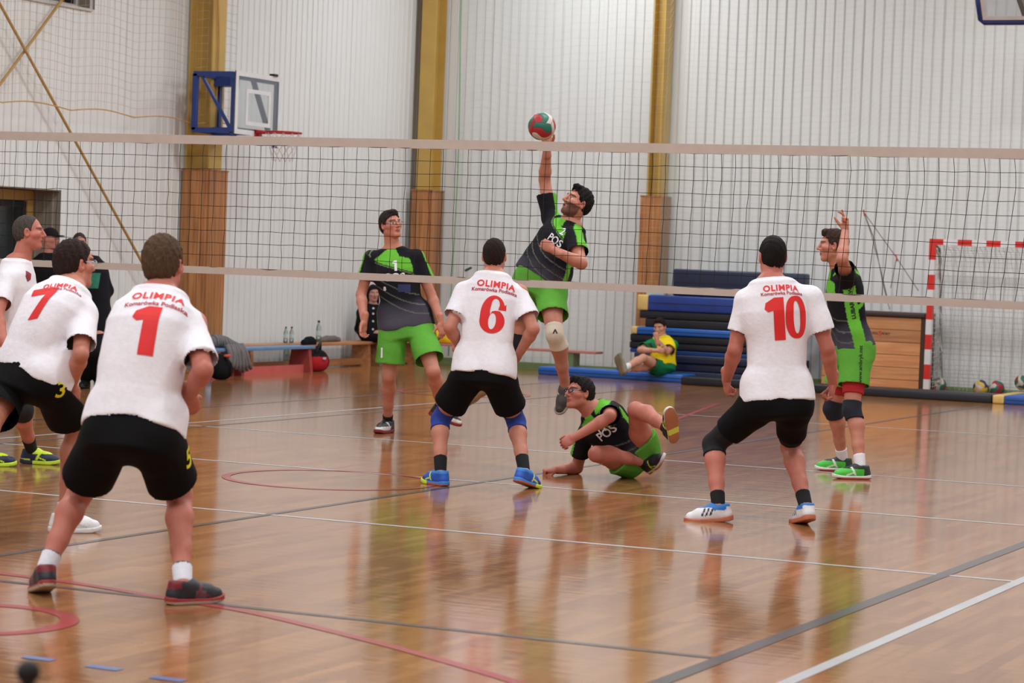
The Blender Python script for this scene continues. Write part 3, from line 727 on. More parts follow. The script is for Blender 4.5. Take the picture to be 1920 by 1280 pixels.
# high window
wi = bpy.data.objects.new('window_1', None); col.objects.link(wi); wi.location = (HALL_X0-0.2, (WY0+WY1)/2, WZ0); tag(wi, 'dark high window with white sill in the side wall', kind='structure')
hw2 = (WY1-WY0)/2; WF = mat('window_white', (196, 192, 190), 0.5)
MB().box(-0.03, 0.03, -hw2, hw2, 0, 0.05).box(-0.03, 0.03, -hw2, hw2, 0.95, 1.0).box(-0.03, 0.03, -hw2, -hw2+0.05, 0.05, 0.95).box(-0.03, 0.03, hw2-0.05, hw2, 0.05, 0.95).build('window_frame', WF, wi)
MB().box(0.0, 0.23, -hw2, hw2+0.02, -0.03, 0.0).build('window_sill', WF, wi)
MB().box(-0.012, -0.004, -hw2+0.05, hw2-0.05, 0.05, 0.95).build('pane', mat('night_glass', (16, 20, 18), 0.1, var=0.5, scale=6), wi)
MB().box(0.0, 0.2, hw2-0.012, hw2-0.002, 0.0, 1.0).build('reveal_panel', RV, wi)

# ------------------------------------------------------------------ columns
def column(label, cx, cy, kind):
    c = thing('steel_column', label, 'column', (cx, cy, 0), 0, 'yellow columns with wooden cladding')
    hgt = HALL_Z-0.01; ch = 2.55
    if kind == 'side':      # against the side wall, outer flange facing the hall
        MB().box(0.36, 0.38, -0.15, 0.15, 0, hgt).build('flange', YELLOW, c); MB().box(0.03, 0.05, -0.15, 0.15, 0, hgt).build('flange', YELLOW, c); MB().box(0.05, 0.36, -0.006, 0.006, 0, hgt).build('web', YELLOW, c)
        for i in range(3): MB().box(0.035+0.128*i, 0.158+0.128*i, -0.215, -0.19, 0, ch).build('cladding_board', CLAD, c, bevel=0.004)
        for i in range(3): MB().box(0.42, 0.445, -0.215+0.143*i, -0.076+0.143*i, 0, ch).build('cladding_board', CLAD, c, bevel=0.004)
        MB().box(0.03, 0.45, -0.22, 0.22, ch, ch+0.02).build('cladding_cap', CLAD, c)
    elif kind == 'corner':
        MB().box(0.02, 0.26, -0.40, -0.38, 0, hgt).build('flange', YELLOW, c); MB().box(0.02, 0.26, -0.07, -0.05, 0, hgt).build('flange', YELLOW, c); MB().box(0.134, 0.146, -0.38, -0.07, 0, hgt).build('web', YELLOW, c)
        for i in range(2): MB().box(-0.01+0.153*i, 0.14+0.153*i, -0.46, -0.435, 0, ch).build('cladding_board', CLAD, c, bevel=0.004)
        for i in range(2): MB().box(0.295, 0.32, -0.435+0.19*i, -0.25+0.19*i, 0, ch).build('cladding_board', CLAD, c, bevel=0.004)
        MB().box(-0.02, 0.33, -0.47, -0.05, ch, ch+0.02).build('cladding_cap', CLAD, c)
    else:                   # against the end wall, flanges facing along it
        MB().box(0.075, 0.092, -0.37, -0.05, 0, hgt).build('flange', YELLOW, c); MB().box(-0.092, -0.075, -0.37, -0.05, 0, hgt).build('flange', YELLOW, c); MB().box(-0.075, 0.075, -0.215, -0.203, 0, hgt).build('web', YELLOW, c)
        for i in range(2): MB().box(-0.16+0.161*i, -0.002+0.161*i, -0.43, -0.405, 0, ch).build('cladding_board', CLAD, c, bevel=0.004)
        for i in range(2): MB().box(0.135, 0.16, -0.405+0.178*i, -0.23+0.178*i, 0, ch).build('cladding_board', CLAD, c, bevel=0.004)
        MB().box(-0.165, 0.165, -0.435, -0.05, ch, ch+0.02).build('cladding_cap', CLAD, c)
    return c
pc1 = on_x(372, 560, HALL_X0+0.2); column('yellow steel column carrying the basketball hoop, wooden cladding below', HALL_X0, float(pc1[1]), 'side'); COL1Y = float(pc1[1])
pc2 = on_y(784, 560, HALL_Y1-0.4); column('yellow corner column where the two white walls meet, wooden cladding below', float(pc2[0])-0.16+0.03, HALL_Y1, 'corner')
pc3 = on_y(1216, 520, HALL_Y1-0.4); column('yellow column behind the blue mat stack, wooden cladding below', float(pc3[0]), HALL_Y1, 'end')
# diagonal bracing rods on the side wall
ROD = mat('rod_yellow', (176, 138, 76), 0.5)
for lab, p, q in (('long yellow bracing rod slanting down from the upper left corner', on_x(0, 8, HALL_X0+0.16), on_x(268, 495, HALL_X0+0.16)), ('short yellow bracing rod crossing the long rod near the high window', on_x(0, 158, HALL_X0+0.12), on_x(116, 0, HALL_X0+0.12))):
    d = (q-p); zlo = 0.03 if not lab.startswith('long') else max(0.03, float(p[2]+d[2]*(COL1Y-0.24-p[1])/d[1]))
    zhi = HALL_Z-0.02 if lab.startswith('long') else min(HALL_Z-0.02, float(p[2]+d[2]*(COL1Y-0.24-p[1])/d[1]))
    a = p+d*(zhi-p[2])/d[2]; b = p+d*(zlo-p[2])/d[2]
    tag(MB().tube([a, b], 0.017, 8).build('bracing_rod', ROD), lab, 'rod')

# ------------------------------------------------------------------ lamps of the hall
proto = None
LM = mat('lamp_housing', (180, 180, 182), 0.5)
for i, (x, y) in enumerate(LAMP_SPOTS):
    c = thing('ceiling_lamp', 'long white hall lamp hanging under the ceiling', 'lamp', (x, y, HALL_Z-0.35), 0, 'ceiling lamps of the hall')
    if proto is None:
        hm = MB().box(-0.75, 0.75, -0.3, 0.3, 0.0, 0.08).mesh('housing'); hm.materials.append(LM)
        sm = MB().tube([(-0.5, 0, 0.08), (-0.5, 0, 0.35)], 0.01, 6).mesh('suspension'); sm.materials.append(LM)
        ld = bpy.data.lights.new('hall_lamp', 'AREA'); ld.shape = 'RECTANGLE'; ld.size = 1.4; ld.size_y = 0.5; ld.energy = LAMP_W; ld.color = (0.93, 0.985, 1.0)
        proto = True
    link('housing', hm, None, c); link('suspension', sm, None, c); link('suspension', sm, None, c).location.x = 1.0
    L = bpy.data.objects.new('lamp_light', ld); col.objects.link(L); L.parent = c; L.location = (0, 0, -0.01)

# ------------------------------------------------------------------ nets
def grid_net(V, Fq, pts, r):
    """pts (n,m,3) knots -> thin square cords both ways"""
    n, m = pts.shape[:2]
    def seg(a, b):
        d = nrm(b-a); x = np.cross(d, (0.3, 0.5, 0.8)); x = nrm(x)*r; y = np.cross(d, x)
        k = len(V)
        for p in (a, b):
            for t in range(3):
                V.append(p+x*math.cos(2.094*t)+y*math.sin(2.094*t))
        for t in range(3):
            u = (t+1) % 3; Fq.append((k+t, k+u, k+3+u, k+3+t))
    for i in range(n):
        for j in range(m):
            if i+1 < n: seg(pts[i, j], pts[i+1, j])
            if j+1 < m: seg(pts[i, j], pts[i, j+1])
def net_obj(name, pts, r, m, parent=None):
    V, Fq = [], []; grid_net(V, Fq, pts, r)
    return tag(link(name, mesh_np(name, np.array(V), np.array(Fq), False), m, parent), kind='stuff')
# volleyball net
vn = thing('volleyball_net', 'volleyball net with beige tapes stretched across the court', 'net', (0, 0, 0))
TAPE = mat('net_tape', (186, 170, 160), 0.8, var=0.06, scale=12, bump=0.1, bscale=60)
CORD = mat('net_cord', (22, 22, 24), 0.8)
X0n, X1n = -5.0, 4.85
def zt(x): return 2.432 - 0.010*(1-(x/4.9)**2)
def zb(x): return 1.385 + 0.012*(1-(x/4.9)**2)
def band(z0f, z1f, y=0.006):
    xs = np.linspace(X0n, X1n, 60); V = []; Fq = []
    for x in xs:
        w = 0.003*math.sin(x*5.1)+0.002*math.sin(x*13)
        V += [(x, -y+w, z0f(x)), (x, -y+w, z1f(x)), (x, y+w, z1f(x)), (x, y+w, z0f(x))]
    for i in range(59):
        for k in range(4):
            j = (k+1) % 4; Fq.append((4*i+j, 4*i+k, 4*i+4+k, 4*i+4+j))
    me = bpy.data.meshes.new('tape'); me.from_pydata([tuple(map(float, v)) for v in V], [], Fq); me.update(); return me
link('top_tape', band(lambda x: zt(x)-0.066, zt), TAPE, vn); link('bottom_tape', band(zb, lambda x: zb(x)+0.052), TAPE, vn)
nx, nz = 98, 11; pts = np.zeros((nx, nz, 3))
for i in range(nx):
    x = X0n+0.05+0.1*i
    for j in range(nz):
        f = j/(nz-1); lean = 0.05*max(0, (x-0.5)/4.0)
        z = zb(x)+0.05+f*(zt(x)-0.064-zb(x)-0.05)
        pts[i, j] = (x + lean*(2.2*f-1.0-1.1*max(0, f-0.85)*8*0.6) + RNG.normal()*0.0014*(0.4+abs(f-0.5)*2), RNG.normal()*0.004, z+RNG.normal()*0.0018)
net_obj('mesh', pts, 0.0024, CORD, vn)
POST = mat('post_steel', (150, 152, 156), 0.35, 0.8)
for x in (X0n-0.35, X1n+0.45):
    pc = MB().tube([(x, 0, 0), (x, 0, 2.55)], 0.045, 14).build('post', POST, vn, True)
    MB().tube([(x, 0, 2.40), (X0n if x < 0 else X1n, 0, 2.40)], 0.004, 5).build('cable', CORD, vn); MB().tube([(x, 0, 1.41), (X0n if x < 0 else X1n, 0, 1.41)], 0.004, 5).build('cable', CORD, vn)
# safety net on the end wall
sn = thing('safety_net', 'pale green safety net hanging in front of the end wall', 'net', (0, HALL_Y1-0.49, 0))
SNM = mat('net_green', (196, 212, 200), 0.8); SX0 = float(on_y(858, 300, HALL_Y1-0.49)[0])
NSX1 = float(on_y(1255, 560, 17.0)[0]); NSX2 = float(on_y(1590, 560, 17.0)[0]); NSX3 = float(on_y(1640, 500, 17.0)[0])
def lowz(x): return float(np.interp(x, (NSX1-0.12, NSX1, NSX2, NSX3), (0.12, 1.66, 1.66, 2.2)))
xs = np.arange(SX0, 4.0, 0.125); zs = np.arange(0, 67); pts = np.zeros((len(xs), len(zs), 3))
for i, x in enumerate(xs):
    for j in range(len(zs)):
        z = lowz(x)+(7.3-lowz(x))*j/66
        fold = -0.015+0.02*math.sin(x*2.3+0.5*math.sin(z))+0.012*math.sin(x*5.7+z*0.4)
        edge = max(0, 1-(x-SX0)/1.6)
        pts[i, j] = (x+0.02*math.sin(z*1.3+x), fold, z+0.035*math.sin(x*1.9)+0.10*edge*math.sin((x-SX0)*3.5)+0.012*math.sin(x*9))
net_obj('mesh', pts, 0.0013, SNM, sn)
MB().tube([tuple(pts[0, j]) for j in range(0, len(zs), 2)], 0.012, 6).build('edge_rope', mat('rope_green', (120, 166, 130), 0.8), sn)
GC_ = mat('gather_cord', (120, 108, 104), 0.8); RBN = mat('ribbon_red', (200, 70, 64), 0.7)
def cord(*px): MB().tube([on_y(u, v, 16.97)-np.array([0, HALL_Y1-0.49, 0]) for u, v in px], 0.006, 5).build('gather_cord', GC_, sn)
cord((1620, 398), (1640, 450), (1655, 530), (1668, 580)); cord((1620, 398), (1650, 440), (1681, 483), (1722, 545)); cord((1620, 398), (1634, 440), (1650, 500), (1664, 560)); cord((1681, 483), (1670, 540))
for u, v in ((1620, 399), (1681, 484)): MB().bar(on_y(u-1, v-6, 16.96)-np.array([0, HALL_Y1-0.49, 0]), on_y(u+1, v+6, 16.96)-np.array([0, HALL_Y1-0.49, 0]), 0.03, 0.012).build('ribbon', RBN, sn)
q = on_y(878, 505, 16.97)-np.array([0, HALL_Y1-0.49, 0]); MB().bar(q-np.array((0.05, 0, 0.02)), q+np.array((0.05, 0, 0.03)), 0.05, 0.03).build('rope_bundle', mat('rope_dark_green', (52, 84, 72), 0.8), sn, True, 0.008)
# safety net in front of the side wall
sy = thing('safety_net', 'yellowish safety net with scalloped lower rope on the side wall', 'net', (HALL_X0+0.34, 0, 0))
YNM = mat('net_yellow', (176, 148, 118), 0.8); ys = np.arange(5.4, COL1Y+0.55, 0.13)
def low(y):
    a = on_x(0, 192, HALL_X0+0.34); b = on_x(350, 231, HALL_X0+0.34); t = (y-a[1])/(b[1]-a[1])
    return a[2]+(b[2]-a[2])*t+0.05*abs(math.sin(t*9.0))
pts = np.zeros((len(ys), 38, 3))
for i, y in enumerate(ys):
    for j in range(38): pts[i, j] = (0.02*math.sin(y*4), y, low(y)+0.10*j+0.006*math.sin(7*y+j))
net_obj('mesh', pts, 0.0018, YNM, sy)
MB().tube([(0.02*math.sin(y*4), y, low(y)) for y in np.arange(5.4, COL1Y+0.55, 0.05)], 0.007, 6).build('lower_rope', mat('rope_yellow', (196, 150, 84), 0.8), sy)
MB().tube([(0.06, COL1Y-0.1+0.06*math.sin(z*2), z) for z in np.arange(3.4, 7.2, 0.12)], 0.012, 6).build('hanging_rope', mat('rope_yellow'), sy)

# ------------------------------------------------------------------ basketball hoops
def frame_rect(mb, x, y0, y1, z0, z1, w, d):
    mb.box(x-d, x, y0, y1, z1-w, z1).box(x-d, x, y0, y1, z0, z0+w).box(x-d, x, y0, y0+w, z0+w, z1-w).box(x-d, x, y1-w, y1, z0+w, z1-w); return mb
NAVYM = mat('frame_blue', (34, 58, 128), 0.4, var=0.08); WPT = mat('board_white', (222, 222, 226), 0.4)
ACR = mat('acrylic', (225, 232, 236), 0.06, trans=0.92, var=0.0, spec=0.5)
bl = on_x(438, 250, HALL_X0+0.98); tl = on_x(438, 131, HALL_X0+0.98); br_ = on_x(523, 250, HALL_X0+0.98)
BX = HALL_X0+0.98; BZ0, BZ1 = float(bl[2]), float(tl[2]); BY0, BY1 = float(bl[1]), float(br_[1])
hp = thing('basketball_hoop', 'blue framed basketball hoop with clear backboard on the yellow column', 'hoop', (BX, (BY0+BY1)/2, BZ0))
hy = (BY1-BY0)/2; hz = BZ1-BZ0
bd = MB().box(-0.008, 0.008, -hy, hy, 0, hz).build('backboard', ACR, hp)
frame_rect(MB(), 0.014, -hy, hy, 0, hz, 0.06, 0.005).build('border', WPT, bd)
ty0 = -0.30; mbx = frame_rect(MB(), 0.014, -0.30, 0.30, 0.12, 0.57, 0.05, 0.005); mbx.build('target_square', WPT, bd)
fr = MB()
for yy in (-hy+0.02, hy-0.06): fr.box(-0.07, -0.015, yy, yy+0.06, -0.12, hz-0.02)
fr.box(-0.07, -0.015, -hy, hy, 0.02, 0.08).box(-0.07, -0.015, -hy, hy, hz-0.1, hz-0.02).bar((-0.04, -0.1, hz-0.05), (-0.04, hy-0.2, 0.05), 0.05)
fr.build('board_frame', NAVYM, hp)
arm = MB()
for yy in (-hy+0.05,): 
    arm.bar((-0.05, yy, hz-0.04), (-0.62, yy, hz-0.04), 0.06).bar((-0.05, yy, 0.04), (-0.62, yy, 0.04), 0.06).bar((-0.60, yy, 0.04), (-0.60, yy, hz-0.04), 0.06).bar((-0.08, yy, 0.06), (-0.50, yy, hz-0.08), 0.035)
yy = hy-0.5
arm.bar((-0.05, yy, hz-0.04), (-0.62, yy, hz-0.04), 0.06).bar((-0.05, yy, 0.04), (-0.62, yy, 0.04), 0.06).bar((-0.60, yy, 0.04), (-0.60, yy, hz-0.04), 0.06).bar((-0.60, -hy+0.05, hz-0.04), (-0.60, yy, hz-0.04), 0.06).bar((-0.60, -hy+0.05, 0.04), (-0.60, yy, 0.04), 0.06)
arm.build('support_frame', NAVYM, hp)
MB().box(-0.6, -0.36, COL1Y-(BY0+BY1)/2-0.1, COL1Y-(BY0+BY1)/2+0.1, hz-0.16, hz-0.04).build('wall_bracket', NAVYM, hp); MB().box(-0.6, -0.36, COL1Y-(BY0+BY1)/2-0.1, COL1Y-(BY0+BY1)/2+0.1, 0.0, 0.1).build('wall_bracket', NAVYM, hp)
RIMM = mat('rim_red', (178, 30, 34), 0.4); rr = 0.225
rim = MB(); rz = 0.05
rim.tube([(0.16+rr+rr*math.cos(t), rr*math.sin(t), rz) for t in np.linspace(0, 2*math.pi, 33)[:-1]], 0.011, 8, closed=True).box(0.0, 0.18, -0.08, 0.08, rz-0.02, rz+0.02).box(0.01, 0.03, -0.08, 0.08, rz-0.08, rz+0.03)
rim.build('rim', RIMM, hp, True)
nn = MB(); K = 12
for lv in range(5):
    for k in range(K):
        def P(l, kk):
            r2 = rr*(1-0.085*l)-0.005; t = 2*math.pi*(kk+0.5*(l % 2))/K; return (0.16+rr+r2*math.cos(t), r2*math.sin(t), rz-0.07*l-0.01)
        nn.tube([P(lv, k), P(lv+1, k)], 0.0035, 4, False); nn.tube([P(lv, k), P(lv+1, k-1 if lv % 2 == 0 else k+1)], 0.0035, 4, False)
nn.build('hoop_net', mat('hoop_net', (206, 196, 196), 0.9), hp)
MB().box(-0.04, 0.03, hy-0.22, hy-0.12, hz, hz+0.03).build('padding_clip', mat('clip_black', (24, 24, 26), 0.6), hp)
# folded-up hoop high on the right: board tipped forwards under the ceiling
p0 = on_y(1842, 39, 14.6); d2 = depth_of(p0)
hr = thing('basketball_hoop', 'folded basketball backboard with blue edge padding in the upper right corner', 'hoop', p0)
tilt = math.radians(38); uy, uz = -math.sin(tilt), math.cos(tilt)
def TP(x, t, o=0.0): return (x, t*uy-o*uz, t*uz+o*uy)
def plate(x0, x1, t0, t1, o0, o1):
    mb = MB(); k = 0
    mb.v = [TP(x0, t0, o0), TP(x1, t0, o0), TP(x1, t1, o0), TP(x0, t1, o0), TP(x0, t0, o1), TP(x1, t0, o1), TP(x1, t1, o1), TP(x0, t1, o1)]
    mb.f = [(3, 2, 1, 0), (4, 5, 6, 7), (0, 1, 5, 4), (1, 2, 6, 5), (2, 3, 7, 6), (3, 0, 4, 7)]; return mb
b2 = plate(0, 1.8, 0, 1.05, -0.006, 0.006).build('backboard', ACR, hr)
for q in ((0, 1.8, 0.02, 0.07), (0, 1.8, 0.98, 1.05), (0, 0.06, 0.07, 0.98), (1.74, 1.8, 0.07, 0.98)): plate(*q, 0.008, 0.014).build('border', WPT, b2)
pd = MB(); PADM = mat('pad_navy', (30, 44, 110), 0.5)
pd.tube([TP(-0.02, 0.36), TP(-0.02, 0.02), TP(0.02, -0.025), TP(1.78, -0.025), TP(1.82, 0.02), TP(1.82, 0.36)], 0.035, 10); pd.build('edge_padding', PADM, hr, True)
MB().bar(TP(0.55, 0.0, -0.05), TP(0.35, 1.05, -0.05), 0.07).bar(TP(1.25, 0.0, -0.05), TP(1.45, 1.05, -0.05), 0.07).bar((0.5, 0.05, 0.9), (0.5, 2.6, 0.9), 0.07).bar((1.3, 0.05, 0.9), (1.3, 2.6, 0.9), 0.07).build('support_frame', mat('frame_grey', (110, 112, 110), 0.5), hr)
rim2 = MB(); rim2.tube([TP(0.9+0.225*math.sin(t), 0.3, 0.16+0.225+0.225*math.cos(t)) for t in np.linspace(0, 2*math.pi, 25)[:-1]], 0.011, 6, closed=True); rim2.build('rim', RIMM, hr, True)

# ------------------------------------------------------------------ handball goal
GY = 16.66; gp = on_y(1737, 736, GY); GX = float(gp[0])
gl = thing('handball_goal', 'red and white striped handball goal against the end wall', 'goal', (GX, GY, 0))
RB = mat('goal_red', (214, 40, 34), 0.4); WB = mat('goal_white', (222, 220, 224), 0.4)
def bands(axis, off):
    n = 10 if axis == 'z' else 16; L = 2.0 if axis == 'z' else 3.0
    for i in range(n):
        st = L/n if axis == 'z' else 3.08/16
        if axis == 'z':
            red = i % 2 == 1
            m = MB().box(off-0.04, off+0.04, -0.04, 0.04, i*st, (i+1)*st)
        else:
            if i == 0 or i == n-1: continue
            red = i % 2 == 0
            m = MB().box(-0.04+i*st, -0.04+(i+1)*st, -0.04, 0.04, 2.0, 2.08)
        m.build('red_band' if red else 'white_band', RB if red else WB, gl)
bands('z', 0.0); bands('z', 3.0); bands('x', 0)
MB().box(-0.04, 0.1525, -0.04, 0.04, 2.0, 2.08).build('red_band', RB, gl); MB().box(2.8475, 3.04, -0.04, 0.04, 2.0, 2.08).build('red_band', RB, gl)
fr = MB()
for xx in (0.0, 3.0): fr.tube([(xx, 0.03, 2.03), (xx, 0.35, 1.95), (xx, 0.78, 0.03), (xx, 0.03, 0.03)], 0.016, 6)
fr.tube([(0, 0.78, 0.03), (3, 0.78, 0.03)], 0.016, 6); fr.build('rear_frame', mat('frame_grey'), gl, True)
GN = mat('goal_net', (188, 186, 180), 0.85)
prof = [(0.05, 2.02), (0.18, 1.93), (0.32, 1.82), (0.40, 1.6), (0.46, 1.35), (0.54, 1.1), (0.60, 0.85), (0.66, 0.6), (0.70, 0.35), (0.72, 0.18), (0.70, 0.04)]
pf = np.array(prof); tt = np.linspace(0, len(pf)-1, 34); py = np.interp(tt, range(len(pf)), pf[:, 0]); pz = np.interp(tt, range(len(pf)), pf[:, 1])
xs = np.arange(0.0, 3.001, 0.0625); pts = np.zeros((len(xs), 34, 3))
for i, x in enumerate(xs):
    for j in range(34): pts[i, j] = (x+0.012*math.sin(j*1.1+i), py[j]+0.02*math.sin(x*4+j*0.4), pz[j]-0.03*math.sin(math.pi*x/0.75)**2*(j < 3))
net_obj('goal_net', pts, 0.0026, GN, gl)
for xx in (0.0, 3.0):
    pts = np.zeros((12, 30, 3))
    for i in range(12):
        for j in range(30):
            z = 0.04+1.9*j/29; ymax = np.interp(z, pz[::-1], py[::-1]); pts[i, j] = (xx+(0.06 if xx == 0 else -0.06)*math.sin(i/11*math.pi)*(1+0.4*math.sin(j)), ymax*i/11, z+0.01*math.sin(i*2+j))
    net_obj('side_net', pts, 0.0032, GN, gl)

# ------------------------------------------------------------------ mats
MBLU = mat('mat_blue', (40, 88, 168), 0.38, var=0.12, scale=5, bump=0.2, bscale=8); MNAV = mat('mat_navy', (30, 38, 66), 0.45, var=0.12, scale=5, bump=0.2, bscale=8); MBLK = mat('mat_black', (30, 30, 34), 0.42, var=0.15, scale=5, bump=0.25, bscale=8)
MBRI = mat('mat_bright', (36, 98, 186), 0.4, var=0.1, scale=5, bump=0.2, bscale=8); MCRA = mat('mat_crash', (36, 62, 140), 0.4, var=0.2, scale=4, bump=0.35, bscale=6); MYEL = mat('mat_yellow', (222, 186, 112), 0.5)
def pad(name, label, x0, x1, y0, y1, z0, z1, m, corner=None, group=None, bev=0.02):
    t = thing(name, label, 'mat', ((x0+x1)/2, (y0+y1)/2, z0), 0, group)
    hx, hy_, h = (x1-x0)/2, (y1-y0)/2, z1-z0
    bev = min(bev, h*0.3)
    if corner: MB().box(-hx, -hx+corner, -hy_, hy_, 0, h).build('corner_patch', MYEL, t, True, bev)
    MB().box(-hx+(corner or 0), hx, -hy_, hy_, 0, h).build('cover', m, t, True, bev)
    MB().box(-hx+(corner or 0)+0.02, hx-0.02, -hy_-0.003, -hy_+0.01, h*0.5-0.004, h*0.5+0.004).build('seam', MBLK if m is not MBLK else MNAV, t)
    return t
SY0 = 16.35; SYB = 16.94
def sx(u, v): return float(on_y(u, v, SY0)[0])
rows = [ # top y, bottom y, left x, material, yellow corner, name
    (560, 588, 1195, MCRA, 0.16, 'thick royal blue crash mat with yellow corner on top of the stack'),
    (589, 603, 1199, MBLK, None, 'black gym mat directly under the thick blue crash mat'),
    (604, 619, 1209, MBLK, None, 'black gym mat second below the crash mat in the stack'),
    (620, 633, 1184, MBRI, 0.09, 'bright blue gym mat with small yellow corner in the middle of the stack'),
    (634, 647, 1181, MBLK, None, 'black gym mat just under the bright blue one'),
    (648, 660, 1179, MBLK, None, 'black gym mat in the lower half of the stack'),
    (661, 668, 1179, MBLU, None, 'thin blue gym mat sticking out of the lower stack'),
    (669, 683, 1190, MNAV, None, 'dark navy gym mat, third from the bottom of the stack'),
    (684, 698, 1190, MNAV, None, 'dark navy gym mat, second from the bottom of the stack'),
    (699, 716, 1188, MNAV, None, 'dark navy gym mat at the bottom of the stack')]
zc = 0.0; zz = []
for ya, yb, xl, m_, cn, lab in rows[::-1]:
    d = depth_of(np.array([sx(xl, yb), SY0, 0.3])); h = (yb-ya+1)/FPX*d; zz.append((zc, zc+h)); zc += h
zz = zz[::-1]
for (ya, yb, xl, m_, cn, lab), (z0, z1) in zip(rows, zz):
    x0 = sx(xl, (ya+yb)/2); pad('gym_mat', lab, x0, x0+2.35+0.05*math.sin(ya), SY0+0.03*math.sin(yb), SYB, z0+0.001, z1-0.001, m_, cn, 'stacked gym mats')
STACKZ = zc
xa = float(on_y(1261, 520, 16.66)[0]); xb = float(on_y(1508, 530, 16.66)[0]); za = float(on_y(1300, 505, 16.66)[2])
pad('crash_mat', 'big dark navy crash mat standing upright between the wall and the stack', xa, xb, SYB+0.015-0.0, SYB+0.015+0.02, STACKZ, za, MNAV) if False else None
pad('crash_mat', 'big dark navy crash mat on edge behind the top of the stack', xa, xb, 16.66, 16.92, STACKZ+0.002, za, MNAV, bev=0.03)
tag(MB().box(0, 0.26, 0, 0.10, 0, 0.03).build('paper_pad', mat('notice_paper'), None, bevel=0.004, loc=(sx(1204, 556), 16.5, STACKZ+0.0005)), 'small white pad lying on top of the blue crash mat', 'pad')
# mats on the floor
def fmat(label, ul, vl, ur, depth, m, h=0.10, corner=None):
    p = on_z(ul, vl); x1 = float(on_y(ur, 700, p[1])[0])
    return pad('gym_mat', label, float(p[0]), x1, float(p[1]), float(p[1])+depth, 0.0, h, m, corner, 'gym mats on the floor')
FM = []
p_ = on_z(1014, 701)
pad('gym_mat', 'blue gym mat on the floor under the seated substitute', float(p_[0]), float(on_y(1282, 705, 15.85)[0]), 15.80, 16.32, 0, 0.11, MBRI, None, 'gym mats on the floor')
yb = float(on_z(1560, 738)[1]); x_a = float(on_y(1276, 715, yb)[0]); x_b = float(on_y(1525, 725, yb)[0]); x_c = float(on_y(1860, 740, yb)[0])
pad('gym_mat', 'long black gym mat on the floor in front of the stack', x_a, x_b, yb-0.0, yb+0.48, 0, 0.11, MBLK, None, 'gym mats on the floor')
pad('gym_mat', 'long black gym mat on the floor in front of the wooden box', x_b+0.01, x_c, yb-0.03, yb+0.48, 0, 0.11, MBLK, None, 'gym mats on the floor')
pad('gym_mat', 'blue gym mat with yellow end on the floor at the right edge', x_c+0.01, x_c+0.95, yb-0.02, yb+1.25, 0, 0.11, MBLU, 0.15, 'gym mats on the floor')

# ------------------------------------------------------------------ wooden vaulting box
VY = 16.72; v1 = float(on_y(1733, 660, VY)[0]); v0 = v1-1.45
vb = thing('vaulting_box', 'wooden plank vaulting box with dark padded top left of the goal', 'box', ((v0+v1)/2, VY, 0))
PL = wood_mat('pine_planks', (222, 160, 108), (196, 128, 82), 0.45, (1.5, 20, 22))
vz = float(on_y(1700, 586, VY)[2]); hw3 = (v1-v0)/2; n = 6; ph = (vz-0.07)/n
for i in range(n):
    tp = 0.02*(n-1-i)*0+0.0
    MB().box(-hw3+0.03, hw3-0.06, 0.0, 0.025, i*ph+0.003, (i+1)*ph-0.003).build('plank', PL, vb, bevel=0.003)
MB().box(-hw3+0.02, hw3-0.05, 0.025, 0.5, 0.0, vz-0.07).build('box_core', mat('box_brown', (70, 46, 34), 0.6), vb)
MB().box(hw3-0.05, hw3, -0.005, 0.5, 0.0, vz-0.07).build('side_board', mat('box_brown'), vb)
MB().box(-hw3, hw3, -0.03, 0.52, vz-0.07, vz).build('padded_top', mat('leather_dark', (58, 40, 36), 0.5, bump=0.2), vb, True, 0.02)
def flat_text(txt, u, v, Y, wid, m, parent, bold=0.02):
    me = text_mesh(txt, bold); xs_ = [q.co.x for q in me.vertices]; k = wid/(max(xs_)-min(xs_)); p = on_y(u, v, Y)
    for q in me.vertices: q.co = Vector((q.co.x*k, 0, q.co.y*k))
    o = link('lettering', me, m, parent); o.location = Vector(p)-parent.location; o.location.y = -0.002
    return o
DKT = mat('print_charcoal', (50, 52, 56), 0.6); RDT = mat('print_red', (222, 30, 30), 0.6)
flat_text('POL', 1641, 625, VY, 0.085, DKT, vb); flat_text('S', 1650, 625, VY, 0.04, RDT, vb, 0.03); flat_text('PORT', 1661, 626, VY, 0.12, DKT, vb)
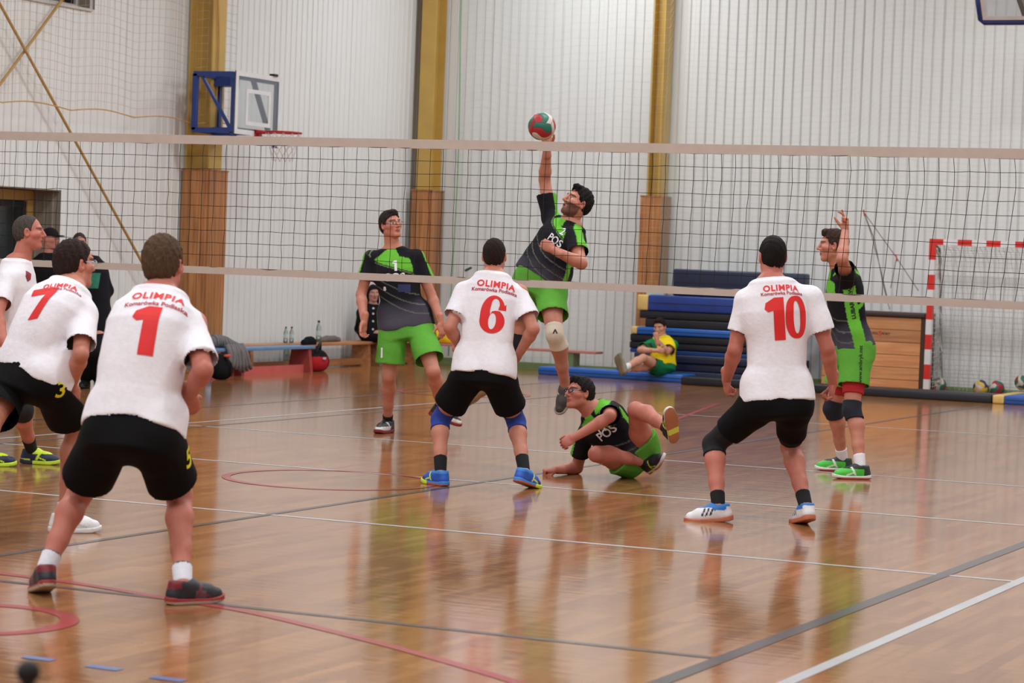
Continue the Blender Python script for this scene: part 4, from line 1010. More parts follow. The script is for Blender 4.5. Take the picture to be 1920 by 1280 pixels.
# ------------------------------------------------------------------ balls
def ball(label, p, r, cols, rot, group='volleyballs'):
    t = thing('volleyball', label, 'ball', (p[0], p[1], p[2]-r), 0, group)
    # eighteen curved panels: each cube face split in three strips, alternating direction
    N = 6; panels = {}
    Rm = np.array(Matrix.Rotation(rot[0], 3, 'X') @ Matrix.Rotation(rot[1], 3, 'Y') @ Matrix.Rotation(rot[2], 3, 'Z'))
    for fidx in range(6):
        ax = fidx//2; sg = 1 if fidx % 2 == 0 else -1
        for st in range(3):
            V = []; Fq = []; a0, a1 = -1+2*st/3+0.012, -1+2*(st+1)/3-0.012
            for i in range(7):
                for j in range(13):
                    a = a0+(a1-a0)*i/6; b = -1+2*j/12; b *= 0.992
                    w = 1.0*(1-max(abs(a), abs(b))); a, b = a*math.cos(w)-b*math.sin(w), a*math.sin(w)+b*math.cos(w)
                    p3 = [0, 0, 0]; q, s_ = (ax+1) % 3, (ax+2) % 3
                    p3[ax] = sg; p3[q] = math.tan(a*math.pi/4)*1.0; p3[s_] = math.tan(b*math.pi/4)
                    d = nrm(p3); edge = min(i, 6-i)/6; edgej = min(j, 12-j)/12
                    rr_ = r*(1-0.012*(edge == 0)-0.008*(edgej == 0))
                    tw = 0.55*sg*(1-abs(a))*0  # plain strips
                    V.append(tuple(Rm@(d*rr_)+np.array((0, 0, r))))
            for i in range(6):
                for j in range(12):
                    q4 = (i*13+j, (i+1)*13+j, (i+1)*13+j+1, i*13+j+1); Fq.append(q4 if sg > 0 else q4[::-1])
            me = bpy.data.meshes.new('panel'); me.from_pydata(V, [], Fq); me.update(); me.polygons.foreach_set('use_smooth', np.ones(len(Fq), dtype=bool))
            c = cols[(st+fidx) % len(cols)]
            link('panel', me, mat('ball_%d_%d_%d' % c, c, 0.45, bump=0.15, bscale=300), t)
    F = MB(); 
    o = bpy.data.meshes.new('bladder'); bm = bmesh.new(); bmesh.ops.create_icosphere(bm, subdivisions=3, radius=r*0.985, matrix=Matrix.Translation((0, 0, r))); bm.to_mesh(o); bm.free()
    link('bladder', o, mat('ball_seam', (60, 56, 56), 0.7), t)
    return t
RC, GC, WC, BC, YC = (166, 30, 40), (30, 106, 92), (204, 190, 180), (40, 48, 110), (216, 180, 60)
bp = at_depth(1016, 237, 18.75); ball('red green and white volleyball in the air above the net', bp, 0.105, (WC, RC, GC), (0.5, 0.3, 0.4), None)
for u, v, lab, cs, rt, dd in ((1760, 722, 'red white and green volleyball on the floor beside the goal post', (RC, WC, GC), (0.3, 1.1, 0.2), 34.15), (1839, 726, 'blue yellow and white volleyball on the floor inside the goal', (BC, WC, YC), (1.0, 0.2, 0.6), 33.7), (1869, 727.5, 'red white and green volleyball right of the blue and yellow one', (WC, RC, GC), (0.4, 0.7, 1.3), 33.5), (1917, 716.5, 'red white and green volleyball on the blue mat, cut off by the right edge', (RC, WC, GC), (1.2, 0.4, 0.2), 34.5)):
    p = on_z(u, v, 0.105 if u < 1900 else 0.216); ball(lab, p, 0.105, cs, rt)

# ------------------------------------------------------------------ benches
BW = wood_mat('bench_wood', (196, 140, 92), (160, 102, 62), 0.45, (20, 1.5, 20)); BR = mat('bench_red', (158, 62, 60), 0.5, var=0.1); BRL = mat('bench_pink', (206, 96, 92), 0.5, var=0.08); BBL = mat('bench_blue', (104, 140, 182), 0.45, var=0.12); BGN = mat('bench_green', (118, 138, 92), 0.5)
def panel_leg(mb, x0, x1, y, h, th, flare):
    k = len(mb.v)
    mb.v += [(x0-flare, y-th, 0), (x1+flare, y-th, 0), (x1, y-th, h), (x0, y-th, h), (x0-flare, y+th, 0), (x1+flare, y+th, 0), (x1, y+th, h), (x0, y+th, h)]
    mb.f += [tuple(k+i for i in q) for q in ((0, 1, 2, 3), (7, 6, 5, 4), (4, 5, 1, 0), (5, 6, 2, 1), (6, 7, 3, 2), (7, 4, 0, 3))]; return mb
A = on_z(443, 704); Bq = on_z(566, 697); bx = (A[0]+Bq[0])/2-0.05
bb1 = thing('gym_bench', 'low bench with light blue seat and red legs in front of the wooden bench', 'bench', (bx, float((A[1]+Bq[1])/2), 0)); half = float(Bq[1]-A[1])/2
MB().box(-0.15, 0.15, -half-0.62, half+0.12, 0.31, 0.35).build('seat', BBL, bb1, False, 0.01)
panel_leg(MB(), -0.13, 0.13, -half, 0.31, 0.035, 0.04).build('leg', BR, bb1); panel_leg(MB(), -0.13, 0.13, half, 0.31, 0.035, 0.04).build('leg', BR, bb1)
MB().box(0.02, 0.07, -half-0.5, half-0.04, 0.0, 0.10).build('lower_beam', BRL, bb1)
wbz = 0.31
wb1 = thing('wall_bench', 'long low wooden bench along the side wall', 'bench', (HALL_X0+0.32, 13.9, 0))
MB().box(-0.16, 0.16, -2.9, 3.0, wbz, wbz+0.04).build('seat', BW, wb1, False, 0.008)
for yy in (-1.9, -0.1, 1.35, 1.62, 2.8): panel_leg(MB(), -0.13, 0.13, yy, wbz, 0.03, 0.02).build('leg', BW, wb1)
MB().box(-0.03, 0.03, -2.8, 2.9, 0.02, 0.11).build('lower_beam', BW, wb1)
q0 = on_y(1124, 657, 16.75)
wb2 = thing('wall_bench', 'bench with pinkish red seat and green legs along the end wall', 'bench', (float(q0[0])-1.6, 16.75, 0))
MB().box(-1.6, 1.6, -0.14, 0.14, 0.29, 0.325).build('seat', mat('bench_rose', (196, 128, 116), 0.5, var=0.1), wb2, False, 0.008)
for xx in (-1.2, 0.0, 1.18): MB().box(xx-0.07, xx+0.07, -0.12, 0.12, 0, 0.29).build('leg', BGN, wb2)
MB().box(-1.5, 1.4, -0.02, 0.02, 0.02, 0.10).build('lower_beam', BGN, wb2)

# ------------------------------------------------------------------ bags, bottles and clothes
def blob(label, name, cat, p, prims, colr, cell=0.012, folds=0.004, extra=None, freq=16, m=None):
    p = np.asarray(p, float); t = thing(name, label, cat, p)
    F = Field(p-0.5, p+0.6, cell)
    for a, b, ra, rb in prims: F.cone(p+np.array(a), p+np.array(b), ra, rb, 0.05)
    if folds: F.folds(folds, freq, (0, 0, 1), 5)
    X, Y, Z = F.grid(); F.a = np.maximum(F.a, p[2]+0.002-Z).astype(np.float32)
    V, Q = F.net(); C = colr(V-p) if callable(colr) else np.tile(np.array(lin(colr)), (len(V), 1))
    link('cloth' if cat in ('clothes',) else 'bag_body', mesh_np(name, V-p, Q, True, C), m or mat('cloth', rough=0.85, vcol=True, var=0.04, scale=30, bump=0.25, bscale=45, spec=0.15), t)
    return t
def stripes(V): 
    C = np.tile(np.array(lin((128, 124, 126))), (len(V), 1)); k = np.sin((V[:, 1]*1.0+V[:, 2]*0.25+0.02*np.sin(V[:, 2]*20))*150) > 0.1; C[k] = lin((96, 92, 96)); return C
gy = float(on_x(414, 660, bx)[1])
blob('grey striped pullover draped over the left end of the blue bench', 'pullover', 'clothes', (bx, gy, 0.352), [((0, -0.15, 0.09), (0, 0.12, 0.06), 0.085, 0.07), ((0.05, 0.05, 0.05), (0.13, 0.16, 0.02), 0.07, 0.05)], stripes, 0.010)
cl = thing('hanging_sleeve', 'x', 'clothes', (0, 0, 0)); bpy.data.objects.remove(cl)
F_ = MB(); hs_ = []
for k in range(7):
    yk = gy-0.12+0.055*k; F_.tube([(bx+0.165, yk, 0.40), (bx+0.205+0.015*math.sin(k*2), yk+0.01*k, 0.30), (bx+0.21, yk+0.02*k, 0.16), (bx+0.205, yk+0.035*k-0.02, 0.05+0.02*abs(k-4))], [0.03, 0.034, 0.032, 0.022], 8)
pv = [o for o in bpy.data.objects if o.name.startswith('pullover')][0]
hg = F_.build('sleeve', mat('pullover_grey', (118, 114, 117), 0.9, var=0.3, scale=40, stretch=(1, 3, 0.3)), pv, True); hg.location = -pv.location
bk = on_z(404, 712); bp1 = blob('black backpack on the floor at the left end of the blue bench', 'backpack', 'bag', (bk[0], bk[1]+0.12, 0), [((0, -0.05, 0.12), (0, 0.05, 0.12), 0.12, 0.12), ((0, -0.03, 0.22), (0, 0.04, 0.26), 0.10, 0.07)], (20, 20, 24))
MB().tube([(0.1, -0.06, 0.28), (0.14, 0.0, 0.2), (0.12, 0.03, 0.05)], 0.015, 6).build('strap', mat('strap_black', (16, 16, 20), 0.7), bp1, True)
MB().box(0.085, 0.125, -0.09, 0.02, 0.28, 0.31).build('orange_trim', mat('trim_orange', (206, 86, 56), 0.7), bp1, True, 0.01)
rb_ = on_z(590, 688); bg = blob('red and black sports bag on the floor at the right end of the blue bench', 'sports_bag', 'bag', (bx+0.02, float((A[1]+Bq[1])/2)+half+0.36, 0), [((0, -0.10, 0.12), (0, 0.12, 0.12), 0.13, 0.13), ((0, 0.02, 0.2), (0, 0.12, 0.2), 0.09, 0.08)], lambda V: np.where((V[:, 2:3] > 0.20) | (V[:, 1:2] > 0.13), np.array(lin((22, 20, 24))), np.array(lin((176, 36, 42)))))
MB().box(0.122, 0.14, -0.03, 0.04, 0.16, 0.19).build('white_patch', mat('notice_paper'), bg, True, 0.005)
MB().tube([(0.05, -0.1, 0.22), (0.06, -0.02, 0.36), (0.02, 0.08, 0.38), (-0.02, 0.16, 0.2)], 0.02, 6).build('handle', mat('strap_black'), bg, True)
jb = on_x(578, 648, bx); blob('black jacket heaped on the right end of the blue bench', 'jacket', 'clothes', (bx, float(jb[1]), 0.352), [((0, -0.12, 0.03), (0, 0.10, 0.03), 0.045, 0.06), ((0, -0.02, 0.06), (0, 0.06, 0.07), 0.05, 0.04)], (20, 19, 22), 0.009)
sw = on_x(617, 641, HALL_X0+0.3); blob('folded grey sweater on the wooden bench by the clear bottle', 'sweater', 'clothes', (HALL_X0+0.30, float(sw[1]), wbz+0.042), [((0, -0.28, 0.025), (0, 0.25, 0.02), 0.045, 0.04), ((0.02, -0.1, 0.045), (0.02, 0.12, 0.05), 0.04, 0.035)], (118, 108, 104), 0.010)
ye = on_y(827, 640, 16.72); yh = blob('crumpled yellow bib heap with a beige cloth on the end wall bench', 'bib_heap', 'clothes', (float(ye[0]), 16.72, 0.327), [((-0.10, 0, 0.05), (0.08, 0, 0.05), 0.075, 0.085), ((-0.10, -0.02, 0.12), (-0.02, -0.02, 0.09), 0.07, 0.06), ((0.10, 0, 0.1), (0.12, 0, 0.03), 0.05, 0.06), ((-0.17, 0, 0.24), (-0.12, 0, 0.16), 0.06, 0.07)], lambda V: np.where((V[:, 2:3] > 0.205), np.array(lin((214, 160, 132))), np.array(lin((236, 184, 36)))), 0.010, 0.008, freq=22)
blk = on_y(849, 644, 16.72); blob('small black bag on the end wall bench beside the yellow bibs', 'small_bag', 'bag', (float(blk[0])+0.09, 16.74, 0.327), [((0, 0, 0.06), (0.08, 0, 0.05), 0.06, 0.055)], (26, 22, 26))
PET = mat('bottle_plastic', (206, 226, 222), 0.08, trans=0.85, var=0.0); CAPM = mat('bottle_cap', (44, 120, 110), 0.5); CAPB = mat('cap_dark', (30, 40, 70), 0.5)
def bottle(label, p, h=0.30, r=0.036, capm=None, bodym=None, band=None):
    t = thing('water_bottle', label, 'bottle', p, 0, 'bottles around the benches' if bodym is None else None)
    MB().lathe([(0.0, 0.0), (r, 0.004), (r, h*0.62), (r*0.9, h*0.7), (r*0.42, h*0.86), (r*0.38, h*0.92), (0, h*0.92)], 16).build('bottle_body', bodym or PET, t, True)
    MB().lathe([(0.0, h*0.905), (r*0.46, h*0.905), (r*0.46, h), (0, h)], 12).build('cap', capm or CAPM, t, True)
    MB().lathe([(r*1.01, h*0.3), (r*1.02, h*0.31), (r*1.02, h*0.52), (r*1.01, h*0.53)], 16).build('label_band', band or mat('label_pale', (186, 204, 206), 0.6), t, True)
    return t
q = on_z(533, 689); bottle('large clear bottle on the floor behind the blue bench', (float(q[0]), float(q[1])+0.05, 0), 0.34, 0.045)
q = on_x(546, 648, HALL_X0+0.32); bottle('small bottle on the wooden bench left of the black jacket', (HALL_X0+0.32, float(q[1]), wbz+0.04), 0.22, 0.03, CAPB)
q = on_x(535, 648, HALL_X0+0.30); bottle('green-capped bottle on the wooden bench beside the small bottle', (HALL_X0+0.30, float(q[1]), wbz+0.04), 0.22, 0.03)
q = on_x(598, 641, HALL_X0+0.32); bottle('blue-capped clear bottle on the wooden bench left of the grey sweater', (HALL_X0+0.32, float(q[1])-0.02, wbz+0.04), 0.30, 0.036, CAPB)
q = on_z(388, 713); bottle('blue bottle on the floor beside the black backpack', (float(q[0])+0.02, float(q[1]), 0), 0.30, 0.036, CAPB, mat('bottle_blue', (50, 112, 190), 0.3))
q = on_y(1163, 681, 16.15); bottle('blue and white sports bottle on the mat beside the seated substitute', (float(q[0]), 16.12, 0.111), 0.235, 0.037, mat('cap_teal', (22, 70, 66), 0.5), mat('bottle_sport', (36, 96, 178), 0.35), mat('band_light', (196, 214, 232), 0.5))
# dark out-of-focus knob close to the camera
k = at_depth(53, 1260, 4.2)
kn = thing('black_post', 'dark round-topped post close to the camera in the bottom left corner', 'post', (k[0], k[1], 0))
zk = float(k[2])
bm = bmesh.new(); bmesh.ops.create_uvsphere(bm, u_segments=20, v_segments=12, radius=0.0205, matrix=Matrix.Translation((0, 0, zk))); me = bpy.data.meshes.new('knob'); bm.to_mesh(me); bm.free(); link('knob', me, mat('knob_black', (12, 12, 12), 0.7), kn)
MB().tube([(0, 0, 0), (0, 0, zk)], 0.011, 10).build('pole', mat('knob_black'), kn, True); MB().lathe([(0, 0), (0.11, 0), (0.11, 0.012), (0.02, 0.02), (0, 0.02)], 20).build('base_plate', mat('knob_black'), kn, True)
# ------------------------------------------------------------------ people
GREEN = (104, 182, 58); BLACKJ = (26, 25, 32)
O_SIDE = [0.022]; O_BAND = [0.0]
def jersey_green(T, J, V, s):
    t, tc, lx, lz = T.coords(V[:, 0], V[:, 1], V[:, 2], -0.3, 1.05)
    w = np.interp(tc, T.TW[0], T.TW[1])*s; u = -lx/w           # u>0 : own left = viewer's right from the front
    C = np.tile(np.array(lin(BLACKJ)), (len(V), 1)); g = np.array(lin(GREEN)); gy = np.array(lin((76, 72, 86)))
    a = np.clip((0.34-t)/0.26, 0, 1)[:, None]; C = C*(1-a)+gy*a
    front = lz > -0.02
    def put(m, c, al=1.0):
        C[m] = C[m]*(1-al)+np.array(c)*al
    put((t > 0.755+O_BAND[0]-0.13*u) & (t < 0.935-0.12*u) & (u < 0.84) & (t < 0.93+(u+0.97)*0.16) & front, g)
    put((t > 0.90) & (np.abs(u) < 0.42), g)
    put((np.abs(t-(0.735+O_BAND[0]-0.13*u)) < 0.006) & front, lin((120, 150, 96)), 0.8)
    for k, o in enumerate((0.46, 0.33, 0.20)):
        put((np.abs(t-(o-0.16*u+0.05*u*u)) < 0.0075) & front, lin((118, 122, 112)), 0.6)
    back = ~front
    put((np.abs(t-(0.7-0.2*np.abs(u))) < 0.03) & back, g)
    put((np.abs(lz+0.0) < O_SIDE[0]*s) & (t < 0.80) & (np.abs(u) > 0.7), g)
    for sd in 'LR':                                              # sleeves: black with a bright piping along the top
        a0, e0 = J['sh'+sd], J['el'+sd]; ax = nrm(e0-a0); q = V-a0; al = q@ax; pr = q-al[:, None]*ax; dist = np.linalg.norm(pr, axis=1)
        tor = np.abs(lx) < 0.150*s
        slv = (al > 0.0) & (dist < 0.11*s) & ~tor
        put(slv, lin(BLACKJ))
        out = nrm(np.cross(ax, nrm(np.cross(T.u, ax))+1e-6)); top = nrm((J['sh'+sd]-T.p-T.A*0.8)*0.6+T.u*1.0); top = nrm(top-ax*(top@ax))
        put((al > -0.10*s) & (dist < 0.12*s) & ((pr@top) > 0.055*s) & (np.abs(lx) > 0.07*s), g)
    return C
def jersey_yellow(T, J, V, s):
    C = np.tile(np.array(lin((236, 206, 30))), (len(V), 1)); gr = np.array(lin((24, 128, 72)))
    t, tc, lx, lz = T.coords(V[:, 0], V[:, 1], V[:, 2], -0.3, 1.05)
    for sd in 'LR':
        a0, e0 = J['sh'+sd], J['el'+sd]; ax = nrm(e0-a0); q = V-a0; al = q@ax
        C[(np.abs(lx) > 0.135*s) & (t > 0.5)] = gr
        C[(np.abs(lx) > 0.16*s) & (np.abs(lz) < 0.012) & (t > 0.5)] = np.array(lin((240, 220, 90)))
    return C
def make_person(label, S, O):
    s = S['s']; J = solve(S)
    for k in list(J):
        if k != 'D': J[k] = np.asarray(J[k], float)
    base = (J['anL']+J['anR'])/2 if not S.get('sit') else J['pel'].copy()
    base = np.array([base[0], base[1], S.get('bz', 0.0)])
    P = thing('person', label, 'person', base)
    T = Torso(J, s, O.get('belly', 0.0), O.get('wide', 1.0), O.get('curve', 0.0))
    hipf = np.cross(T.u, T.hr); chf = np.cross(T.u, T.sr)
    pts = np.array([J[k] for k in J if k != 'D']); lo = pts.min(0)-0.22; hi = pts.max(0)+0.22
    coarse = O.get('cell', 0.0095)
    # ---- body
    F = Field(lo, hi, coarse)
    torso_put(F, T, -0.10, 0.98, -0.004, 0.03)
    for sd in 'LR':
        F.cone(J['hip'+sd]-hipf*0.035*s-T.u*0.0*s, J['hip'+sd]-hipf*0.03*s+nrm(J['kn'+sd]-J['hip'+sd])*0.05, 0.090*s, 0.085*s, 0.04)
        lp, lr = leg_pts(J, s, sd, hipf); F.chain(lp, [r*O.get('limb', 1.0) for r in lr], 0.025)
        ap, ar = arm_pts(J, s, sd); F.chain(ap, [r*O.get('limb', 1.0) for r in ar], 0.02)
        F.cone(T.p+T.A*0.90, J['sh'+sd], 0.058*s, 0.055*s, 0.04)
        ft = S['ft'+sd]; F.cone(J['an'+sd], J['an'+sd]+ft[0]*0.06*s-ft[1]*0.03*s, 0.034*s, 0.03*s, 0.02)
    F.cone(J['neck']-T.u*0.05, J['neck']+(J['head']-J['neck'])*0.5, 0.064*s, 0.060*s, 0.04)
    V, Q = F.net()
    sk = np.array(lin(O['skin'])); C = np.tile(sk, (len(V), 1)); rd = np.array(lin(tuple(c*0.93-6*(i > 0) for i, c in enumerate(O['skin']))))
    for k in ('elL', 'elR', 'knL', 'knR'):
        m = np.clip(1-np.linalg.norm(V-J[k], axis=1)/0.09, 0, 1)[:, None]; C = C*(1-m)+rd*m
    parts = [(V, Q, C)]
    hup = S.get('hup', cv(0, 1, 0)); R = head_frame(S['face'], hup); hs = s*O.get('hs', 1.0)
    hopt = dict(skin=O['skin'], hair=O['hair'], beard=O.get('beard'), mouth=O.get('mouth'))
    parts.append(head_mesh(J['head'], R, hs, J['neck'], O.get('hcell', 0.0055), hopt))
    for sd in 'LR':
        h = S.get('hd'+sd)
        if not h: continue
        w = J['wr'+sd]; Fh = Field(w-0.23*s, w+0.23*s, O.get('fcell', 0.0048)); y = h[0] if h[0] is not None else J['wr'+sd]-J['el'+sd]
        hand_prims(Fh, w, np.asarray(y), np.asarray(h[1]), sd, h[2], s*0.98)
        Vh, Qh = Fh.net(); parts.append((Vh, Qh, np.tile(sk*np.array((0.97, 0.9, 0.9)), (len(Vh), 1))))
    V, Q, C = cat_mesh(parts)
    link('body', mesh_np('body', V-base, Q, True, C), mat('skin', rough=0.5, vcol=True, var=0.06, scale=25, spec=0.35), P)
    # ---- hair
    if O.get('hairstyle') is not None:
        V, Q = hair_mesh(J['head'], R, hs, O.get('hcell', 0.0055), O['hairstyle'])
        link('hair', mesh_np('hair', V-base, Q, True, np.tile(np.array(lin(O['hair'])), (len(V), 1))), mat('hair', rough=0.65, vcol=True, var=0.4, scale=120, bump=0.8, bscale=220, stretch=(1, 1, 0.35), spec=0.15), P)
    # ---- shirt
    out = dict(J=J, T=T, P=P, base=base, R=R, hs=hs)
    sh = O['shirt']
    F = Field(lo, hi, O.get('ccell', 0.0085)); inf = sh.get('inf', 0.020)
    torso_put(F, T, sh['hem']-0.02, 0.965, inf, 0.03, cut_t=sh['hem'], cap=0.045)
    for sd in 'LR':
        a, e = J['sh'+sd], J['el'+sd]; ax = nrm(e-a); L = np.linalg.norm(e-a); fr = sh.get('sleeve', 0.62)
        F.cone(T.p+T.A*0.90, a, 0.064*s, 0.060*s, 0.045)
        r1 = sh.get('r1', 0.074)
        if fr <= 1.0:
            F.cone(a, a+ax*L*(fr+0.15), 0.062*s, (r1+0.004)*s, 0.035, cut=(a+ax*L*fr, ax))
        else:
            w = J['wr'+sd]; F.cone(a, e, 0.072*s, 0.062*s, 0.03); F.cone(e, e+(w-e)*1.1, 0.060*s, 0.050*s, 0.03, cut=(e+(w-e)*0.97, nrm(w-e)))
    hemp = T.p+T.A*sh['hem']; cuts = [(hemp, -T.u, 0.34)]
    for sd in 'LR':
        h = J['hip'+sd]; F.cone(h-hipf*0.030*s, h+T.u*0.10*s, 0.118*s, 0.112*s, 0.05, cut=(hemp, -T.u)); F.cone(h+hipf*0.01*s, h+T.u*0.10*s, 0.120*s, 0.110*s, 0.05, cut=(hemp, -T.u))
        a, e = J['sh'+sd], J['el'+sd]; fr = sh.get('sleeve', 0.62)
        if fr <= 1.0: cuts.append((a+(e-a)*fr, nrm(e-a), (sh.get('r1', 0.074)+0.012)*s))
    F.folds(sh.get('folds', 0.0045), sh.get('freq', 13.0), T.u, seed=int(S['pel'][0]))
    V, Q = F.net(); Q = open_ends(V, Q, cuts, F.c)
    if callable(sh['c']): C = sh['c'](T, J, V, s)
    else: C = np.tile(np.array(lin(sh['c'])), (len(V), 1))
    out['shirt'] = link(sh.get('name', 'shirt'), mesh_np('shirt', V-base, Q, True, C), mat('cloth', rough=0.85, vcol=True, var=0.04, scale=30, bump=0.25, bscale=45, spec=0.15), P)
    # ---- shorts or trousers
    so = O['shorts']
    F = Field(lo, hi, O.get('ccell', 0.0085))
    torso_put(F, T, -0.17, 0.14, so.get('inf', 0.014), 0.03, cap=0.03)
    for sd in 'LR':
        h, k, a = J['hip'+sd], J['kn'+sd], J['an'+sd]; ax = nrm(k-h); L = np.linalg.norm(k-h); fr = so['frac']
        F.cone(h-hipf*0.035*s, h-hipf*0.02*s+ax*0.08, 0.104*s, 0.104*s, 0.05)
        ra, rb = so.get('r', (0.108, 0.104))
        if fr <= 1.05: F.cone(h, h+ax*L*(fr+0.15), ra*s, rb*s, 0.05, cut=(h+ax*L*fr, ax))
        else:
            F.cone(h, k, ra*s, rb*s, 0.05); e2 = k+(a-k)*(fr-1); F.cone(k, k+(a-k)*min(1.08, fr-1+0.12), rb*s, so.get('rb2', 0.062)*s, 0.03, cut=(e2, nrm(a-k)))
    F.folds(so.get('folds', 0.005), 15.0, T.u, seed=int(S['pel'][1]))
    F.cutall(T.p+T.A*(sh['hem']+0.07), T.u)
    cuts = [(J['hip'+sd]+(J['kn'+sd]-J['hip'+sd])*so['frac'], nrm(J['kn'+sd]-J['hip'+sd]), 0.2) for sd in 'LR'] if so['frac'] <= 1.05 else []
    V, Q = F.net(); Q = open_ends(V, Q, cuts, F.c)
    C = so['c'](V) if callable(so['c']) else np.tile(np.array(lin(so['c'])), (len(V), 1))
    out['shorts'] = link(so.get('name', 'shorts'), mesh_np('shorts', V-base, Q, True, C), mat('cloth', vcol=True), P)
    # ---- extra tubes round the legs: socks, knee pads, tights
    for sd in 'LR':
        lp, lr = leg_pts(J, s, sd, hipf); h, k, a = J['hip'+sd], J['kn'+sd], J['an'+sd]
        for nm, x0, x1, inf2, c in O.get('wraps'+sd, O.get('wraps', ())):
            # positions along hip(0)-knee(1)-ankle(2)
            q0 = h+(k-h)*x0 if x0 < 1 else k+(a-k)*(x0-1); q1 = h+(k-h)*x1 if x1 < 1 else k+(a-k)*(x1-1)
            n0 = nrm(k-h) if x0 < 1 else nrm(a-k); n1 = nrm(k-h) if x1 < 1 else nrm(a-k)
            F = Field(np.minimum(q0, q1)-0.16, np.maximum(q0, q1)+0.16, O.get('wcell', 0.007))
            i0, i1 = (0 if x0 < 1 else 2), (3 if x1 <= 1 else 6)
            F.chain(lp[i0:i1], [r+inf2 for r in lr[i0:i1]], 0.025)
            X, Y, Z = F.grid()
            d0 = (q0[0]-X)*n0[0]+(q0[1]-Y)*n0[1]+(q0[2]-Z)*n0[2]; d1 = (X-q1[0])*n1[0]+(Y-q1[1])*n1[1]+(Z-q1[2])*n1[2]
            F.a = np.maximum(F.a, np.maximum(d0, d1)).astype(np.float32)
            V, Q = F.net()
            if len(V) == 0: continue
            C = c(V, sd, J) if callable(c) else np.tile(np.array(lin(c)), (len(V), 1))
            out[nm+sd] = link(nm, mesh_np(nm, V-base, Q, True, C), mat('knit', rough=0.9, vcol=True, var=0.05, scale=60, bump=0.15, bscale=160), P)
        ft = S['ft'+sd]; sc = O['shoes']
        sc = sc[sd] if sd in sc else sc
        so_, W = make_shoe(P, base, J['an'+sd], ft[0], ft[1], s*1.02, sc['c'], sc['sole'], sd, O.get('scell', 0.006))
        if sc.get('laces'):
            mb = MB()
            for i in range(4):
                z = 0.045+0.02*i; yy = 0.098-0.013*i
                a0, a1, a2 = (W((-0.026, yy-0.008, z)), W((0, yy+0.004, z+0.004)), W((0.026, yy-0.008, z+0.008)))
                mb.tube([a0-base, a1-base, a2-base], 0.0032, 5)
            mb.build('laces', mat('lace_'+str(sc['laces']), sc['laces'], 0.8), so_)
    # ---- glasses
    if O.get('glasses'):
        c = J['head']; mb = MB()
        def W(p): return c+(R[0]*p[0]+R[1]*p[1]+R[2]*p[2])*hs-base
        for q in (-1, 1):
            mb.tube([W((q*0.034+0.024*math.cos(t), 0.006+0.016*math.sin(t), 0.101-0.25*abs(q*0.034+0.024*math.cos(t))**1.3)) for t in np.linspace(0, 2*math.pi, 15)[:-1]], 0.0022*O['glasses'][1], 5, closed=True)
            mb.tube([W((q*0.058, 0.010, 0.094)), W((q*0.078, 0.014, 0.05)), W((q*0.080, 0.012, -0.01))], 0.0024*O['glasses'][1], 5)
        mb.tube([W((-0.011, 0.010, 0.1)), W((0, 0.013, 0.103)), W((0.011, 0.010, 0.1))], 0.002, 5)
        mb.build('glasses', mat('glasses_'+str(O['glasses'][0]), O['glasses'][0], 0.3), P)
    if DEBUG:
        d = lambda a, b: round(float(np.linalg.norm(J[a]-J[b])), 2)
        print('PERSON', label[:40], 'D', round(J['D'], 2), 'torso', d('pel', 'neck'), 'sh', d('shL', 'shR'), 'hip', d('hipL', 'hipR'), 'ua', d('shL', 'elL'), d('shR', 'elR'), 'fa', d('elL', 'wrL'), d('elR', 'wrR'), 'th', d('hipL', 'knL'), d('hipR', 'knR'), 'sh', d('knL', 'anL'), d('knR', 'anR'), 'nh', d('neck', 'head'), 'headz', round(J['head'][2], 2))
    return out
DEBUG = True
RED = mat('print_red', (222, 30, 30), 0.6); DRED = mat('print_dark_red', (176, 28, 48), 0.6); YEL = mat('print_yellow', (232, 222, 30), 0.6)
WHT = mat('print_white', (232, 230, 235), 0.6); BLK = mat('print_black', (20, 22, 24), 0.6); NAVY = mat('print_navy', (28, 36, 90), 0.6); LIME = mat('print_lime', (190, 225, 60), 0.6)
SKIN = (192, 126, 106); SKINR = (188, 114, 98); WHITE = (236, 232, 240); BLACK = (13, 12, 15)
UPW = np.array((0, 0, 1.0))
def foot(r, f, pitch=0.0, roll=0.0):
    """heading on the floor (screen right, away); pitch lifts the heel"""
    h = hv(r, f); p = math.radians(pitch); fw = nrm(h*math.cos(p)-UPW*math.sin(p)); u = nrm(UPW*math.cos(p)+h*math.sin(p))
    return (fw, u)
def shoe_two(base, stripe, collar=None, toe=None, zones=()):
    def f(P):
        C = np.tile(np.array(lin(base)), (len(P), 1))
        if collar: C[(P[:, 1] > 0.082)] = lin(collar)
        if toe: C[(P[:, 2] > 0.13)] = lin(toe)
        for test, c in zones: C[test(P)] = lin(c)
        if stripe:
            m = (np.abs(P[:, 2]-0.055-0.5*(P[:, 1]-0.05)) < 0.008) & (np.abs(P[:, 0]) > 0.018) & (P[:, 1] > 0.03) & (P[:, 1] < 0.09)
            m |= (np.abs(P[:, 1]-0.05+0.35*(P[:, 2]-0.06)) < 0.005) & (np.abs(P[:, 0]) > 0.02) & (P[:, 2] > 0.05) & (P[:, 2] < 0.115)
            C[m] = lin(stripe)
        return C
    return f
